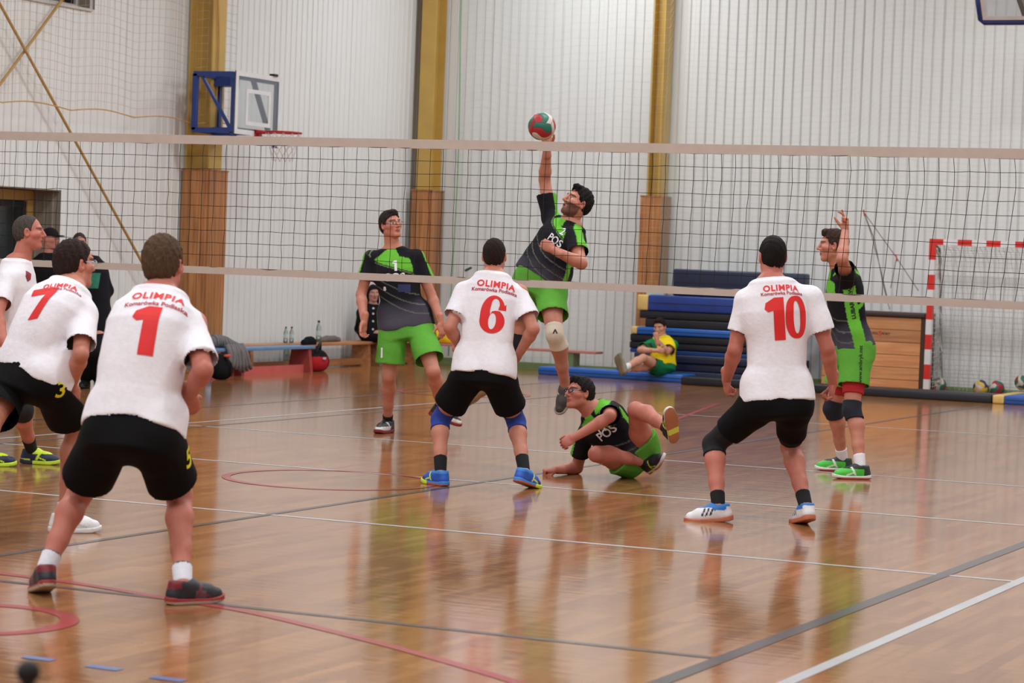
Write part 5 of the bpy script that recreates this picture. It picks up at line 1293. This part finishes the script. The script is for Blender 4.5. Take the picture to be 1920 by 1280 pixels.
# ---- the five players in white, backs to the camera
def back_print(o, num, uvn, hn, uvt, wt, rot=0.0, uvs=None, gap=1.0, wsc=1.0):
    b = o['base']; shirt = o['shirt']
    for ch, uv in zip(num, uvn): decal(shirt, digit(ch), uv, hn, RED, 'number', b, rot=rot, wscale=wsc)
    if uvt: decal(shirt, text_mesh('OLIMPIA', 0.028, 1.12), uvt, wt, RED, 'lettering', b, rot=rot, by='w', grid=0.03)
    if uvs: decal(shirt, text_mesh('Komarówka Podlaska', 0.02), uvs, wt*1.17, DRED, 'lettering', b, rot=rot, by='w', grid=0.03)
white_shirt = lambda **k: dict(dict(c=WHITE, hem=-0.06, inf=0.024, sleeve=0.66, r1=0.080, folds=0.0105), **k)
# number 6
S = dict(s=1.0, dp=0.02, pel=(907, 690, -0.02), neck=(926, 517, 0.10), head=(927, 480, 0.13), shL=(872, 539, 0.09), shR=(977, 541, 0.07), hipL=(882, 698, 0.0), hipR=(932, 702, -0.02),
    knL=(826, 786, '+'), knR=(968, 790, '+'), anL=(826, 886, 'floor'), anR=(983, 884, 'floor', 0.12), elL=(843, 614, '-'), wrL=(866, 655, '+'), elR=(1000, 617, '-'), wrR=(972, 665, '+'),
    face=cv(0.10, 0.05, 1), hup=cv(0, 1, 0), ftL=foot(-0.55, 0.8), ftR=foot(0.55, 0.8, 14), hdL=(cv(0.7, -0.1, 0.7), cv(0.3, 1, 0), 'relaxed'), hdR=(cv(-0.45, -0.7, 0.5), cv(-0.6, 0.2, 0.7), 'half'))
BLUESHOE = dict(c=shoe_two((34, 88, 190), (214, 236, 40), collar=(50, 130, 205), zones=[(lambda P: (P[:, 1] < 0.05) & (P[:, 2] > 0.1), (24, 40, 120))]), sole=lambda P: np.where((P[:, 2:3] > 0.09), np.array(lin((206, 226, 60))), np.where(P[:, 1:2] > 0.014, np.array(lin((60, 130, 205))), np.array(lin((176, 98, 74))))), laces=(14, 14, 18))
o6 = make_person('player in white shirt number 6 with blue knee pads crouching, back turned', S, dict(skin=SKIN, hair=(38, 26, 22), hairstyle=dict(thick=0.006, rough=0.6), limb=1.02, wide=1.02,
    shirt=white_shirt(), shorts=dict(c=BLACK, frac=0.68, r=(0.112, 0.122)), wraps=(('knee_pad', 0.80, 1.20, 0.010, (38, 62, 150)), ('sock', 1.72, 2.0, 0.006, (14, 13, 16))), shoes=BLUESHOE))
back_print(o6, '6', [(924, 589)], 0.265, (931, 533), 0.27, rot=-0.13, uvs=(927, 544), wsc=0.97)
# number 10
S = dict(s=1.04, dp=0.0, pel=(1459, 742, 0.0), neck=(1445, 527, 0.05), head=(1448, 481, 0.08), shL=(1393, 553, 0.06), shR=(1523, 550, 0.04), hipL=(1430, 752, 0.0), hipR=(1487, 755, 0.0),
    knL=(1338, 832, '+'), knR=(1482, 838, '+'), anL=(1347, 950, 'floor'), anR=(1511, 950, 'floor', 0.115), elL=(1378, 655, '-'), wrL=(1362, 712, '+'), elR=(1551, 652, '-'), wrR=(1562, 718, '+'),
    face=cv(-0.18, 0.05, 1), ftL=foot(-0.98, 0.05, 6), ftR=foot(-0.25, 0.97, 12), hdL=(cv(0.12, -1, 0.25), cv(0.9, 0.1, 0.3), 'half'), hdR=(cv(-0.1, -1, 0.1), cv(-1, 0, 0.15), 'half'))
def white_shoe(P):
    C = np.tile(np.array(lin((226, 222, 226))), (len(P), 1)); C[(P[:, 1] > 0.088) | ((P[:, 2] < 0.03) & (P[:, 1] > 0.07) & (P[:, 2] > -0.045))] = lin((36, 112, 190))
    for k in range(3): C[(np.abs(P[:, 2]-0.045-0.024*k+0.5*(P[:, 1]-0.06)) < 0.006) & (np.abs(P[:, 0]) > 0.02) & (P[:, 1] > 0.042) & (P[:, 1] < 0.085)] = lin((26, 28, 48))
    return C
o10 = make_person('player in white shirt number 10 with black knee-length tights, back turned', S, dict(skin=SKINR, hair=(24, 17, 17), hairstyle=dict(thick=0.007, rough=0.6), limb=1.05, wide=1.06, belly=0.03,
    shirt=white_shirt(hem=-0.03, inf=0.022), shorts=dict(c=BLACK, frac=0.70, r=(0.112, 0.088), folds=0.004), wrapsL=(('tights', 0.5, 1.20, 0.012, BLACK), ('sock', 1.78, 2.0, 0.006, BLACK)), wrapsR=(('tights', 0.5, 0.82, 0.012, BLACK), ('sock', 1.78, 2.0, 0.006, BLACK)),
    shoes=dict(c=white_shoe, sole=(186, 104, 78), laces=(225, 225, 228))))
back_print(o10, '10', [(1453, 598), (1494, 594)], 0.265, (1465, 539), 0.225, rot=0.06, uvs=(1467, 549), wsc=0.85)
# number 1
S = dict(s=1.0, dp=-0.02, pel=(248, 806, -0.02), neck=(303, 553, 0.22), head=(307, 497, 0.28), shL=(233, 590, 0.20), shR=(368, 596, 0.14), hipL=(208, 812, 0.0), hipR=(290, 822, -0.03),
    knL=(150, 925, '+'), knR=(337, 930, '+'), anL=(85, 1068, 'floor', 0.115), anR=(343, 1095, 'floor'), elL=(250, 690, '+'), wrL=(290, 735, '+'), elR=(381, 694, '-'), wrR=(353, 744, '+'),
    face=cv(0.25, 0.06, 1), ftL=foot(-0.35, 0.9, 14), ftR=foot(0.75, 0.6), hdL=(cv(0.7, -0.3, 0.5), cv(0, 1, 0), 'relaxed'), hdR=(cv(0.2, -0.75, 0.6), cv(-0.5, 0.5, 0.5), 'half'))
DARKSHOE = dict(c=shoe_two((34, 34, 44), (110, 40, 44), zones=[(lambda P: (P[:, 2] < -0.03) & (P[:, 1] > 0.07), (120, 20, 36)), (lambda P: (P[:, 2] > 0.04) & (P[:, 2] < 0.09) & (P[:, 1] < 0.06), (84, 70, 78))]), sole=lambda P: np.where(P[:, 1:2] > 0.017, np.array(lin((150, 40, 40))), np.array(lin((170, 150, 134)))), laces=(30, 32, 60))
WS = (222, 220, 230)
def white_sock(V, sd, J):
    a, k = J['an'+sd], J['kn'+sd]; t = (V-k)@nrm(a-k)/np.linalg.norm(a-k); C = np.tile(np.array(lin(WS)), (len(V), 1)); C[t < 0.815] = lin((30, 30, 40)); return C
o1 = make_person('player in white shirt number 1 and black shorts, nearest the camera', S, dict(skin=SKINR, hair=(84, 62, 46), hairstyle=dict(thick=0.013), limb=1.04, wide=1.05, belly=0.02, curve=-0.03,
    hs=1.07, shirt=white_shirt(hem=0.02, inf=0.030, r1=0.088, sleeve=0.80), shorts=dict(c=BLACK, frac=0.72, r=(0.116, 0.124)), wraps=(('sock', 1.80, 2.0, 0.007, white_sock),), shoes=DARKSHOE))
back_print(o1, '1', [(268, 617)], 0.235, (297, 555), 0.245, rot=-0.14, uvs=(291, 569), wsc=1.0)
decal(o1['shorts'], text_mesh('5', 0.02), (353, 857), 0.10, YEL, 'number', o1['base'], rot=-0.1)
# number 7
S = dict(s=1.0, dp=0.0, pel=(46, 705, -0.06), neck=(138, 542, 0.10), head=(141, 496, 0.16), shL=(70, 562, 0.20), shR=(166, 580, 0.0), hipL=(18, 712, 0.04), hipR=(93, 713, -0.10),
    knL=(-20, 800, '+'), knR=(145, 800, '+'), anL=(-45, 985, 'floor'), anR=(120, 968, 'floor'), elL=(60, 650, '+'), wrL=(110, 690, '+'), elR=(151, 664, '-'), wrR=(134, 722, '+'),
    face=cv(0.75, 0.02, 0.7), ftL=foot(0.2, 0.95), ftR=foot(0.85, 0.4), hdL=(cv(0.5, -0.5, 0.5), cv(0, 1, 0), 'relaxed'), hdR=(cv(0.1, -0.9, 0.4), cv(-0.6, 0.2, 0.6), 'relaxed'))
o7 = make_person('player in white shirt number 7 leaning forward beside the left edge', S, dict(skin=SKIN, hair=(44, 30, 26), hairstyle=dict(thick=0.012), glasses=((180, 190, 205), 1.0), curve=-0.04,
    hs=1.05, shirt=white_shirt(hem=-0.02, inf=0.026, sleeve=0.76), shorts=dict(c=BLACK, frac=0.74, r=(0.118, 0.136)), wraps=(('sock', 1.85, 2.0, 0.006, WS),), shoes=dict(c=shoe_two((228, 226, 230), (200, 200, 206)), sole=(214, 212, 214), laces=(225, 225, 228))))
back_print(o7, '7', [(76, 567)], 0.19, (112, 535), 0.19, rot=-0.14, uvs=(112, 541), wsc=1.1)
decal(o7['shorts'], text_mesh('3', 0.02), (115, 730), 0.10, YEL, 'number', o7['base'], rot=-0.3)
# grey-haired player at the left edge, in profile
S = dict(s=1.0, dp=0.0, pel=(25, 668, 0.0), neck=(38, 488, 0.0), head=(55, 436, 0.0), shR=(14, 515, -0.17), shL=(46, 512, 0.17), hipR=(22, 672, -0.09), hipL=(28, 670, 0.09),
    knR=(45, 768, '-'), knL=(-5, 772, '+'), anR=(60, 846, 'floor'), anL=(-25, 850, 'floor'), elR=(-5, 590, '-'), wrR=(8, 648, '-'), elL=(60, 590, '+'), wrL=(80, 640, '+'),
    face=cv(1, 0.02, 0.12), ftL=foot(0.9, 0.3), ftR=foot(0.98, -0.1), hdL=(cv(0.4, -0.8, 0), cv(0, 0, -1), 'relaxed'), hdR=(cv(0.5, -0.8, 0), cv(0, 0, 1), 'relaxed'))
o3 = make_person('grey-haired player in white shirt standing in profile, cut off by the left edge', S, dict(skin=SKINR, hair=(74, 66, 62), hairstyle=dict(thick=0.004, rough=0.5, z=(-0.12, -0.06, -0.03, -0.012, 0.02, 0.035, 0.05, 0.085), y=(-0.062, -0.062, -0.045, 0.005, 0.02, 0.065, 0.10, 0.13)),
    shirt=white_shirt(hem=-0.10, inf=0.026), shorts=dict(c=BLACK, frac=0.85, r=(0.112, 0.114)), wraps=(('knee_pad', 0.86, 1.16, 0.010, (24, 22, 26)), ('sock', 1.70, 2.0, 0.006, (16, 16, 24))),
    shoes=dict(c=shoe_two((28, 34, 66), (206, 232, 30), zones=[(lambda P: (P[:, 1] < 0.04) & (P[:, 2] < -0.0), (206, 232, 30)), (lambda P: (P[:, 1] > 0.075) & (P[:, 2] > 0.02), (206, 232, 30))]), sole=lambda P: np.where(P[:, 2:3] > 0.02, np.array(lin((190, 220, 50))), np.array(lin((30, 34, 60)))), laces=(206, 232, 30))))
decal(o3['shirt'], poly_mesh([[(-0.4, 0.5), (0.4, 0.5), (0.4, -0.1), (0, -0.5), (-0.4, -0.1)]]), (53, 519), 0.075, mat('crest', (150, 34, 48), 0.6, var=0.5, scale=40), 'crest', o3['base'])

# ---- the players in black and green beyond the net
def green_front(o, num, uvn, hn, uvp, hp, rot=0.0):
    b = o['base']
    if uvn: decal(o['shirt'], digit(num), uvn, hn, WHT, 'number', b, rot=rot, wscale=0.8)
    if uvp: decal(o['shirt'], text_mesh('POS', 0.02), uvp, hp, WHT, 'lettering', b, rot=rot)
GS = dict(c=(116, 196, 66)); GSH = (96, 166, 62)
gshirt = lambda **k: dict(dict(c=jersey_green, hem=-0.02, inf=0.018, sleeve=0.60, r1=0.076, folds=0.004), **k)
S = dict(s=1.08, D=22.0, drop=0.1, pel=(760, 607, 0.0), neck=(735, 467, 0.0), head=(733, 422, -0.03), shR=(694, 483, 0.03), shL=(783, 481, 0.0), hipR=(738, 612, 0.0), hipL=(786, 610, 0.0),
    knR=(729, 706, '-'), knL=(812, 696, '-'), anR=(727, 791, 'floor'), anL=(828, 766, '+'), elR=(677, 552, '+'), wrR=(683, 603, '-'), elL=(808, 552, '+'), wrL=(827, 605, '-'),
    face=cv(0.62, 0.16, -0.75), hup=cv(-0.1, 1, 0), ftR=foot(-0.35, -0.9), ftL=(cv(0.85, -0.35, 0.25), cv(0.3, 0.9, -0.1)), hdR=(cv(-0.15, -1, -0.1), cv(0.6, 0, -0.6), 'relaxed'), hdL=(cv(0.15, -1, -0.1), cv(-0.6, 0, 0.6), 'relaxed'))
g1 = make_person('tall player in black and green jersey number 1 standing beyond the net, looking up', S, dict(skin=SKIN, hair=(44, 32, 28), hs=0.94, hairstyle=dict(thick=0.012, tuft=True), glasses=((120, 96, 96), 0.8), mouth=False,
    shirt=gshirt(hem=-0.04), shorts=dict(c=GSH, frac=0.74, r=(0.112, 0.122)), wraps=(('sock', 1.84, 2.0, 0.006, (16, 16, 18)),),
    shoes=dict(c=shoe_two((24, 22, 26), (228, 226, 228), zones=[(lambda P: (P[:, 1] < 0.055) & (P[:, 2] > 0.03), (226, 224, 226))]), sole=(128, 32, 34), laces=(20, 20, 22))))
green_front(g1, '1', (740, 498), 0.095, (742, 519), 0.07, rot=0.05)
decal(g1['shorts'], text_mesh('1', 0.03), (716, 661), 0.09, WHT, 'number', g1['base'])
decal(g1['shirt'], poly_mesh([[(-0.5, 0.3), (0.5, 0.3), (0.5, -0.3), (-0.5, -0.3)]]), (758, 540), 0.11, NAVY, 'badge', g1['base'], by='w')
decal(g1['shirt'], text_mesh('B', 0.03), (722, 541), 0.035, WHT, 'emblem', g1['base'])
# attacker
S = dict(s=1.03, D=19.0, sit=True, bz=0.46, pel=(1010, 527, 0.0), neck=(1068, 417, -0.02), head=(1082, 380, -0.05), shR=(1034, 401, 0.15), shL=(1080, 436, -0.15), hipR=(989, 530, 0.07), hipL=(1031, 534, -0.06),
    knR=(972, 640, '+'), knL=(1040, 628, '-'), anR=(912, 728, '+'), anL=(1060, 722, '+'), elR=(1021, 336, '+'), wrR=(1026, 277, '-'), elL=(1090, 494, '-'), wrL=(1036, 468, '-'),
    face=cv(-0.80, 0.42, -0.42), hup=cv(0.55, 0.9, 0.1), ftR=(cv(-0.55, -0.75, 0.2), cv(0.8, -0.5, 0)), ftL=(cv(-0.35, -0.9, -0.3), cv(-0.3, 0.4, -0.9)), hdR=(cv(-0.05, 1, -0.12), cv(-0.25, 0.1, -1), 'flat'), hdL=(cv(-0.75, 0.5, 0.1), cv(0, 0, 1), 'fist'))
O_BAND[0] = 0.09
g2 = make_person('leaping attacker in black and green jersey swinging at the ball above the net', S, dict(skin=SKIN, hair=(24, 18, 18), beard=0.75, mouth=True, hairstyle=dict(thick=0.008, tuft=True), belly=0.05, wide=1.04, limb=1.04,
    shirt=gshirt(hem=0.09, inf=0.022), shorts=dict(c=GSH, frac=0.62, r=(0.112, 0.118)), wrapsL=(('knee_pad', 0.83, 1.26, 0.009, (222, 208, 190)),), wrapsR=(('knee_pad', 0.86, 1.18, 0.009, (24, 24, 28)), ('sock', 1.86, 2.0, 0.005, (205, 204, 208))),
    shoes=dict(R=dict(c=shoe_two((150, 120, 90), None), sole=(166, 118, 70)), L=dict(c=shoe_two((70, 66, 66), (200, 198, 196)), sole=(160, 150, 140), laces=(20, 20, 22)))))
decal(g2['shirt'], text_mesh('2', 0.03), (1056, 434), 0.06, WHT, 'number', g2['base'], rot=-0.75)
decal(g2['shirt'], text_mesh('POS', 0.02), (1041, 450), 0.06, WHT, 'lettering', g2['base'], rot=-0.75)
if 'knee_padL' in g2: decal(g2['knee_padL'], poly_mesh([[(-0.5, -0.4), (-0.1, 0.5), (0.1, 0.5), (0.5, -0.4), (0.25, -0.4), (0, 0.15), (-0.25, -0.4)]]), (1041, 621), 0.035, BLK, 'emblem', g2['base'])
# player on the floor
S = dict(s=1.0, D=18.45, sit=True, pel=(1190, 852, 0.10), neck=(1108, 772, -0.02), head=(1086, 738, -0.05), shR=(1089, 812, 0.11), shL=(1140, 766, -0.12), hipR=(1180, 866, 0.10), hipL=(1207, 846, 0.02),
    knR=(1118, 851, '-'), anR=(1210, 866, '+'), knL=(1192, 768, '-'), anL=(1252, 803, '-'), elR=(1082, 877, '+'), wrR=(1043, 881, '-'), elL=(1143, 781, '-'), wrL=(1077, 820, '-'),
    face=cv(-0.85, 0.20, -0.48), hup=cv(-0.15, 1, 0), ftR=(cv(0.35, 0.4, -0.85), cv(-0.85, 0.5, -0.1)), ftL=(cv(-0.15, 0.75, -0.45), cv(-0.45, 0.35, 0.8)), hdR=(cv(-1, 0.0, -0.1), cv(0, -1, 0.2), 'fist'), hdL=(cv(-0.85, -0.5, -0.1), cv(-0.2, -0.5, 0.8), 'half'))
O_BAND[0] = 0.06
g3 = make_person('player with black glasses in black and green jersey sprawled on the floor', S, dict(skin=SKINR, hair=(30, 22, 22), hairstyle=dict(thick=0.012, tuft=True), glasses=((18, 16, 18), 1.5), belly=0.03, limb=1.04,
    shirt=gshirt(hem=0.10), shorts=dict(c=GSH, frac=0.62, r=(0.114, 0.118)), wraps=(('sock', 1.9, 2.0, 0.006, (20, 20, 26)),),
    shoes=dict(c=shoe_two((34, 30, 44), (200, 220, 60)), sole=lambda P: np.where((np.abs(P[:, 2:3]-0.02) < 0.022) & (P[:, 1:2] < 0.02), np.array(lin((206, 210, 80))), np.where(P[:, 1:2] < 0.014, np.array(lin((168, 104, 70))), np.array(lin((206, 200, 196))))), laces=(200, 220, 60))))
decal(g3['shirt'], text_mesh('POS', 0.02), (1137, 811), 0.07, WHT, 'lettering', g3['base'], rot=0.75)
decal(g3['shirt'], text_mesh('11', 0.02), (1127, 803), 0.07, WHT, 'number', g3['base'], rot=0.75)
# pointing player on the right
S = dict(s=1.04, dp=0.0, pel=(1600, 652, 0.0), neck=(1573, 503, 0.0), head=(1561, 461, 0.0), shL=(1588, 516, -0.17), shR=(1574, 517, 0.17), hipL=(1606, 655, -0.09), hipR=(1594, 655, 0.09),
    knL=(1597, 768, '-'), knR=(1560, 766, '+'), anL=(1613, 876, 'floor'), anR=(1580, 862, 'floor'), elL=(1579, 486, '-'), wrL=(1585, 432, '+'), elR=(1592, 590, '+'), wrR=(1604, 640, '+'),
    face=cv(-1, 0.04, 0.12), ftL=foot(-0.98, -0.15), ftR=foot(-0.98, 0.05), hdL=(cv(0.03, 1, 0), cv(-0.9, 0, -0.4), 'point'), hdR=(cv(0, -1, 0), cv(-1, 0, 0), 'relaxed'))
def gshorts_side(V): return np.tile(np.array(lin(GSH)), (len(V), 1))
O_SIDE[0] = 0.048; O_BAND[0] = 0.0
g4 = make_person('player in black and green jersey with navy knee pads raising one arm and pointing', S, dict(skin=SKIN, hair=(60, 42, 34), hairstyle=dict(thick=0.010, tuft=True),
    shirt=gshirt(hem=0.0), shorts=dict(c=GSH, frac=0.60, r=(0.116, 0.120)), wraps=(('undershorts', 0.5, 0.74, 0.014, (176, 30, 38)), ('knee_pad', 0.86, 1.17, 0.013, (24, 26, 42)), ('sock', 1.78, 2.0, 0.006, (226, 224, 230))),
    shoes=dict(c=shoe_two((72, 196, 60), (226, 232, 226), zones=[(lambda P: (P[:, 1] > 0.078), (24, 30, 28)), (lambda P: (P[:, 2] < -0.02), (40, 60, 50))]), sole=lambda P: np.where(P[:, 1:2] > 0.012, np.array(lin((226, 226, 226))), np.array(lin((170, 70, 60)))), laces=(20, 26, 24))))
decal(g4['shorts'], text_mesh('www.ambryk.net', 0.012), (1614, 683), 0.30, BLK, 'lettering', g4['base'], rot=math.pi/2-0.05, by='w')
decal(g4['shirt'], text_mesh('LUBARTÓW', 0.03), (1596, 568), 0.25, BLK, 'lettering', g4['base'], rot=math.pi/2+0.16, by='w')

# ---- spectators and substitutes
def dark_shoes(c): return dict(c=const_col(c), sole=(20, 20, 20))
COARSE = dict(cell=0.013, hcell=0.008, ccell=0.012, fcell=0.006, wcell=0.01, scell=0.009)
S = dict(s=0.92, D=27.6, pel=(93, 595, 0.0), neck=(92, 476, 0.0), head=(95, 448, -0.02), shR=(70, 487, 0.02), shL=(117, 487, 0.02), hipR=(84, 598, 0), hipL=(103, 598, 0),
    knR=(84, 665, 'x'), knL=(103, 665, 'x'), anR=(84, 0, 'x'), anL=(103, 0, 'x'), elR=(66, 530, '+'), wrR=(84, 560, '-'), elL=(124, 530, '+'), wrL=(104, 560, '-'),
    face=cv(0.95, -0.05, -0.35), ftL=foot(0.2, -1), ftR=foot(-0.1, -1), hdR=(None, cv(1, 0, 0), 'half'), hdL=(None, cv(-1, 0, 0), 'half'))
def stand(S):
    """legs straight down to the floor under the hips"""
    for sd in 'LR':
        h = at_depth(S['hip'+sd][0], S['hip'+sd][1], S['D']); fl = np.array([h[0], h[1], 0.088*S['s']])
        def px(p):
            d = p-CAM; z = d@FW; return (960+FPX*(d@RT)/z, 640-FPX*(d@UP)/z)
        a = px(fl); k = px(np.array([h[0], h[1], h[2]*0.5+0.04]))
        S['an'+sd] = (a[0], a[1], 'floor'); S['kn'+sd] = (k[0], k[1], '-')
    return S
sp1 = make_person('spectator in black jacket and dark peaked cap by the doorway', stand(S), dict(COARSE, skin=(190, 128, 110), hair=(30, 24, 24), hairstyle=None, shirt=dict(name='jacket', c=(24, 22, 26), hem=-0.22, inf=0.035, sleeve=1.2, folds=0.006), shorts=dict(name='trousers', c=(22, 22, 26), frac=1.96, r=(0.105, 0.075), rb2=0.062), shoes=dark_shoes((24, 22, 22))))
def cap(o):
    F = Field(o['J']['head']-0.2, o['J']['head']+0.2, 0.007); R = o['R']; c = o['J']['head']; s = o['hs']
    W = lambda p: c+(R[0]*p[0]+R[1]*p[1]+R[2]*p[2])*s
    F.ell(W((0, 0.045, -0.01)), R, np.array((0.09, 0.095, 0.108))*s, 0.01, cut=(W((0, 0.035, 0)), -R[1]))
    V, Q = F.net(); hat = link('cap', mesh_np('cap', V-o['base'], Q, True, np.tile(np.array(lin((30, 24, 28))), (len(V), 1))), mat('cloth'), o['P'])
    F = Field(o['J']['head']-0.24, o['J']['head']+0.24, 0.006); F.ell(W((0, 0.042, 0.105)), R, np.array((0.07, 0.010, 0.085))*s, 0.01)
    V, Q = F.net(); link('visor', mesh_np('visor', V-o['base'], Q, True, np.tile(np.array(lin((26, 20, 24))), (len(V), 1))), mat('cloth'), hat)
cap(sp1)
S = dict(s=0.94, D=27.3, pel=(176, 605, 0.0), neck=(160, 482, 0.0), head=(149, 456, -0.02), shR=(136, 497, 0.02), shL=(189, 497, 0.02), hipR=(165, 608, 0), hipL=(187, 608, 0),
    elR=(128, 545, '+'), wrR=(166, 568, '-'), elL=(203, 545, '+'), wrL=(184, 572, '-'), face=cv(0.15, 0.0, -1), ftL=foot(0.3, -1), ftR=foot(-0.1, -1), hdR=(cv(1, -0.2, -0.2), cv(0, 0, 1), 'half'), hdL=(cv(-1, -0.2, -0.2), cv(0, 0, 1), 'half'))
sp2 = make_person('bareheaded spectator in black coat over a green top, hands clasped, behind the players', stand(S), dict(COARSE, skin=(196, 132, 112), hair=(58, 50, 48), hairstyle=dict(thick=0.005, rough=0.5), wide=1.1, shirt=dict(name='coat', c=(22, 22, 28), hem=-0.25, inf=0.045, sleeve=1.2, folds=0.007), shorts=dict(name='trousers', c=(20, 20, 26), frac=1.96, r=(0.11, 0.078), rb2=0.064), shoes=dark_shoes((24, 22, 22))))
decal(sp2['shirt'], poly_mesh([[(-0.5, 0.5), (0.5, 0.5), (0.35, -0.5), (-0.5, -0.5)]]), (174, 526), 0.17, mat('green_top', (44, 112, 92), 0.9, var=0.4, scale=30), 'green_top', sp2['base'])
# seated substitute in yellow and green
S = dict(s=0.97, D=34.1, sit=True, bz=0.11, pel=(1244, 684, 0.0), neck=(1241, 632, 0.10), head=(1237, 613, 0.06), shR=(1216, 642, 0.06), shL=(1263, 642, 0.10), hipR=(1235, 686, -0.06), hipL=(1249, 687, 0.04),
    knR=(1206, 671, '-'), anR=(1171, 690, '-'), knL=(1206, 688, '-'), anL=(1170, 692, '-'), elR=(1200, 656, '-'), wrR=(1232, 657, '-'), elL=(1251, 660, '-'), wrL=(1231, 636, '-'),
    face=cv(-0.45, -0.25, -0.85), ftR=(cv(-0.2, 0.95, 0.1), cv(0.6, 0.2, 0.7)), ftL=(cv(-0.3, 0.9, 0.1), cv(0.6, 0.2, 0.7)), hdR=(cv(1, 0, 0), cv(0, 0, 1), 'half'), hdL=(cv(-0.15, 1, -0.1), cv(0, 0, 1), 'fist'))
sub = make_person('substitute in yellow and green kit sitting against the mat stack, hand on mouth', S, dict(COARSE, cell=0.011, hcell=0.007, skin=(206, 150, 128), hair=(36, 28, 26), hairstyle=dict(thick=0.012, tuft=True),
    shirt=dict(c=jersey_yellow, hem=-0.02, inf=0.03, sleeve=0.7, r1=0.085, folds=0.006), shorts=dict(c=(24, 120, 78), frac=0.55, r=(0.112, 0.12)), wraps=(('sock', 1.75, 2.0, 0.008, (224, 222, 226)),), shoes=dict(c=const_col((150, 140, 124)), sole=(128, 112, 94))))
decal(sub['shirt'], text_mesh('4', 0.03), (1219, 646), 0.08, BLK, 'number', sub['base'])
# seated woman in black coat
S = dict(s=0.93, D=35.5, sit=True, bz=0.30, pel=(692, 624, 0.0), neck=(698, 573, 0.02), head=(700, 550, -0.02), shR=(678, 584, 0.0), shL=(722, 584, 0.0), hipR=(690, 627, -0.08), hipL=(694, 626, 0.08),
    knR=(738, 632, '-'), knL=(743, 631, '-'), anR=(730, 680, '+'), anL=(736, 680, '+'), elR=(672, 616, '+'), wrR=(684, 638, '-'), elL=(728, 616, '+'), wrL=(714, 638, '-'),
    face=cv(0.35, -0.1, -0.9), ftR=foot(0.1, -1), ftL=foot(0.2, -1), hdR=(None, cv(0, -1, 0), 'relaxed'), hdL=(None, cv(0, -1, 0), 'relaxed'))
wom = make_person('long-haired spectator in black buttoned coat sitting on the wooden bench', S, dict(COARSE, skin=(190, 140, 124), hair=(22, 18, 20), hairstyle=dict(thick=0.014, y=(-0.16, -0.16, -0.16, -0.16, -0.02, 0.05, 0.07, 0.08), long=(((-0.06, 0, -0.03), (-0.075, -0.16, -0.02), 0.04, 0.03), ((0.06, 0, -0.03), (0.075, -0.16, -0.02), 0.04, 0.03), ((0, 0, -0.06), (0, -0.16, -0.06), 0.05, 0.05))),
    shirt=dict(name='coat', c=(18, 17, 22), hem=-0.08, inf=0.05, sleeve=1.2, folds=0.006), shorts=dict(name='trousers', c=(22, 21, 30), frac=1.9, r=(0.12, 0.08), rb2=0.06), shoes=dark_shoes((60, 44, 50))))
for i, v in enumerate((578, 588, 602, 617, 631)): decal(wom['shirt'], poly_mesh([oval(0, 0, 0.5, 0.5, 10)]), (700-i*0.3, v), 0.03, mat('button', (190, 186, 180), 0.3), 'button', wom['base'])
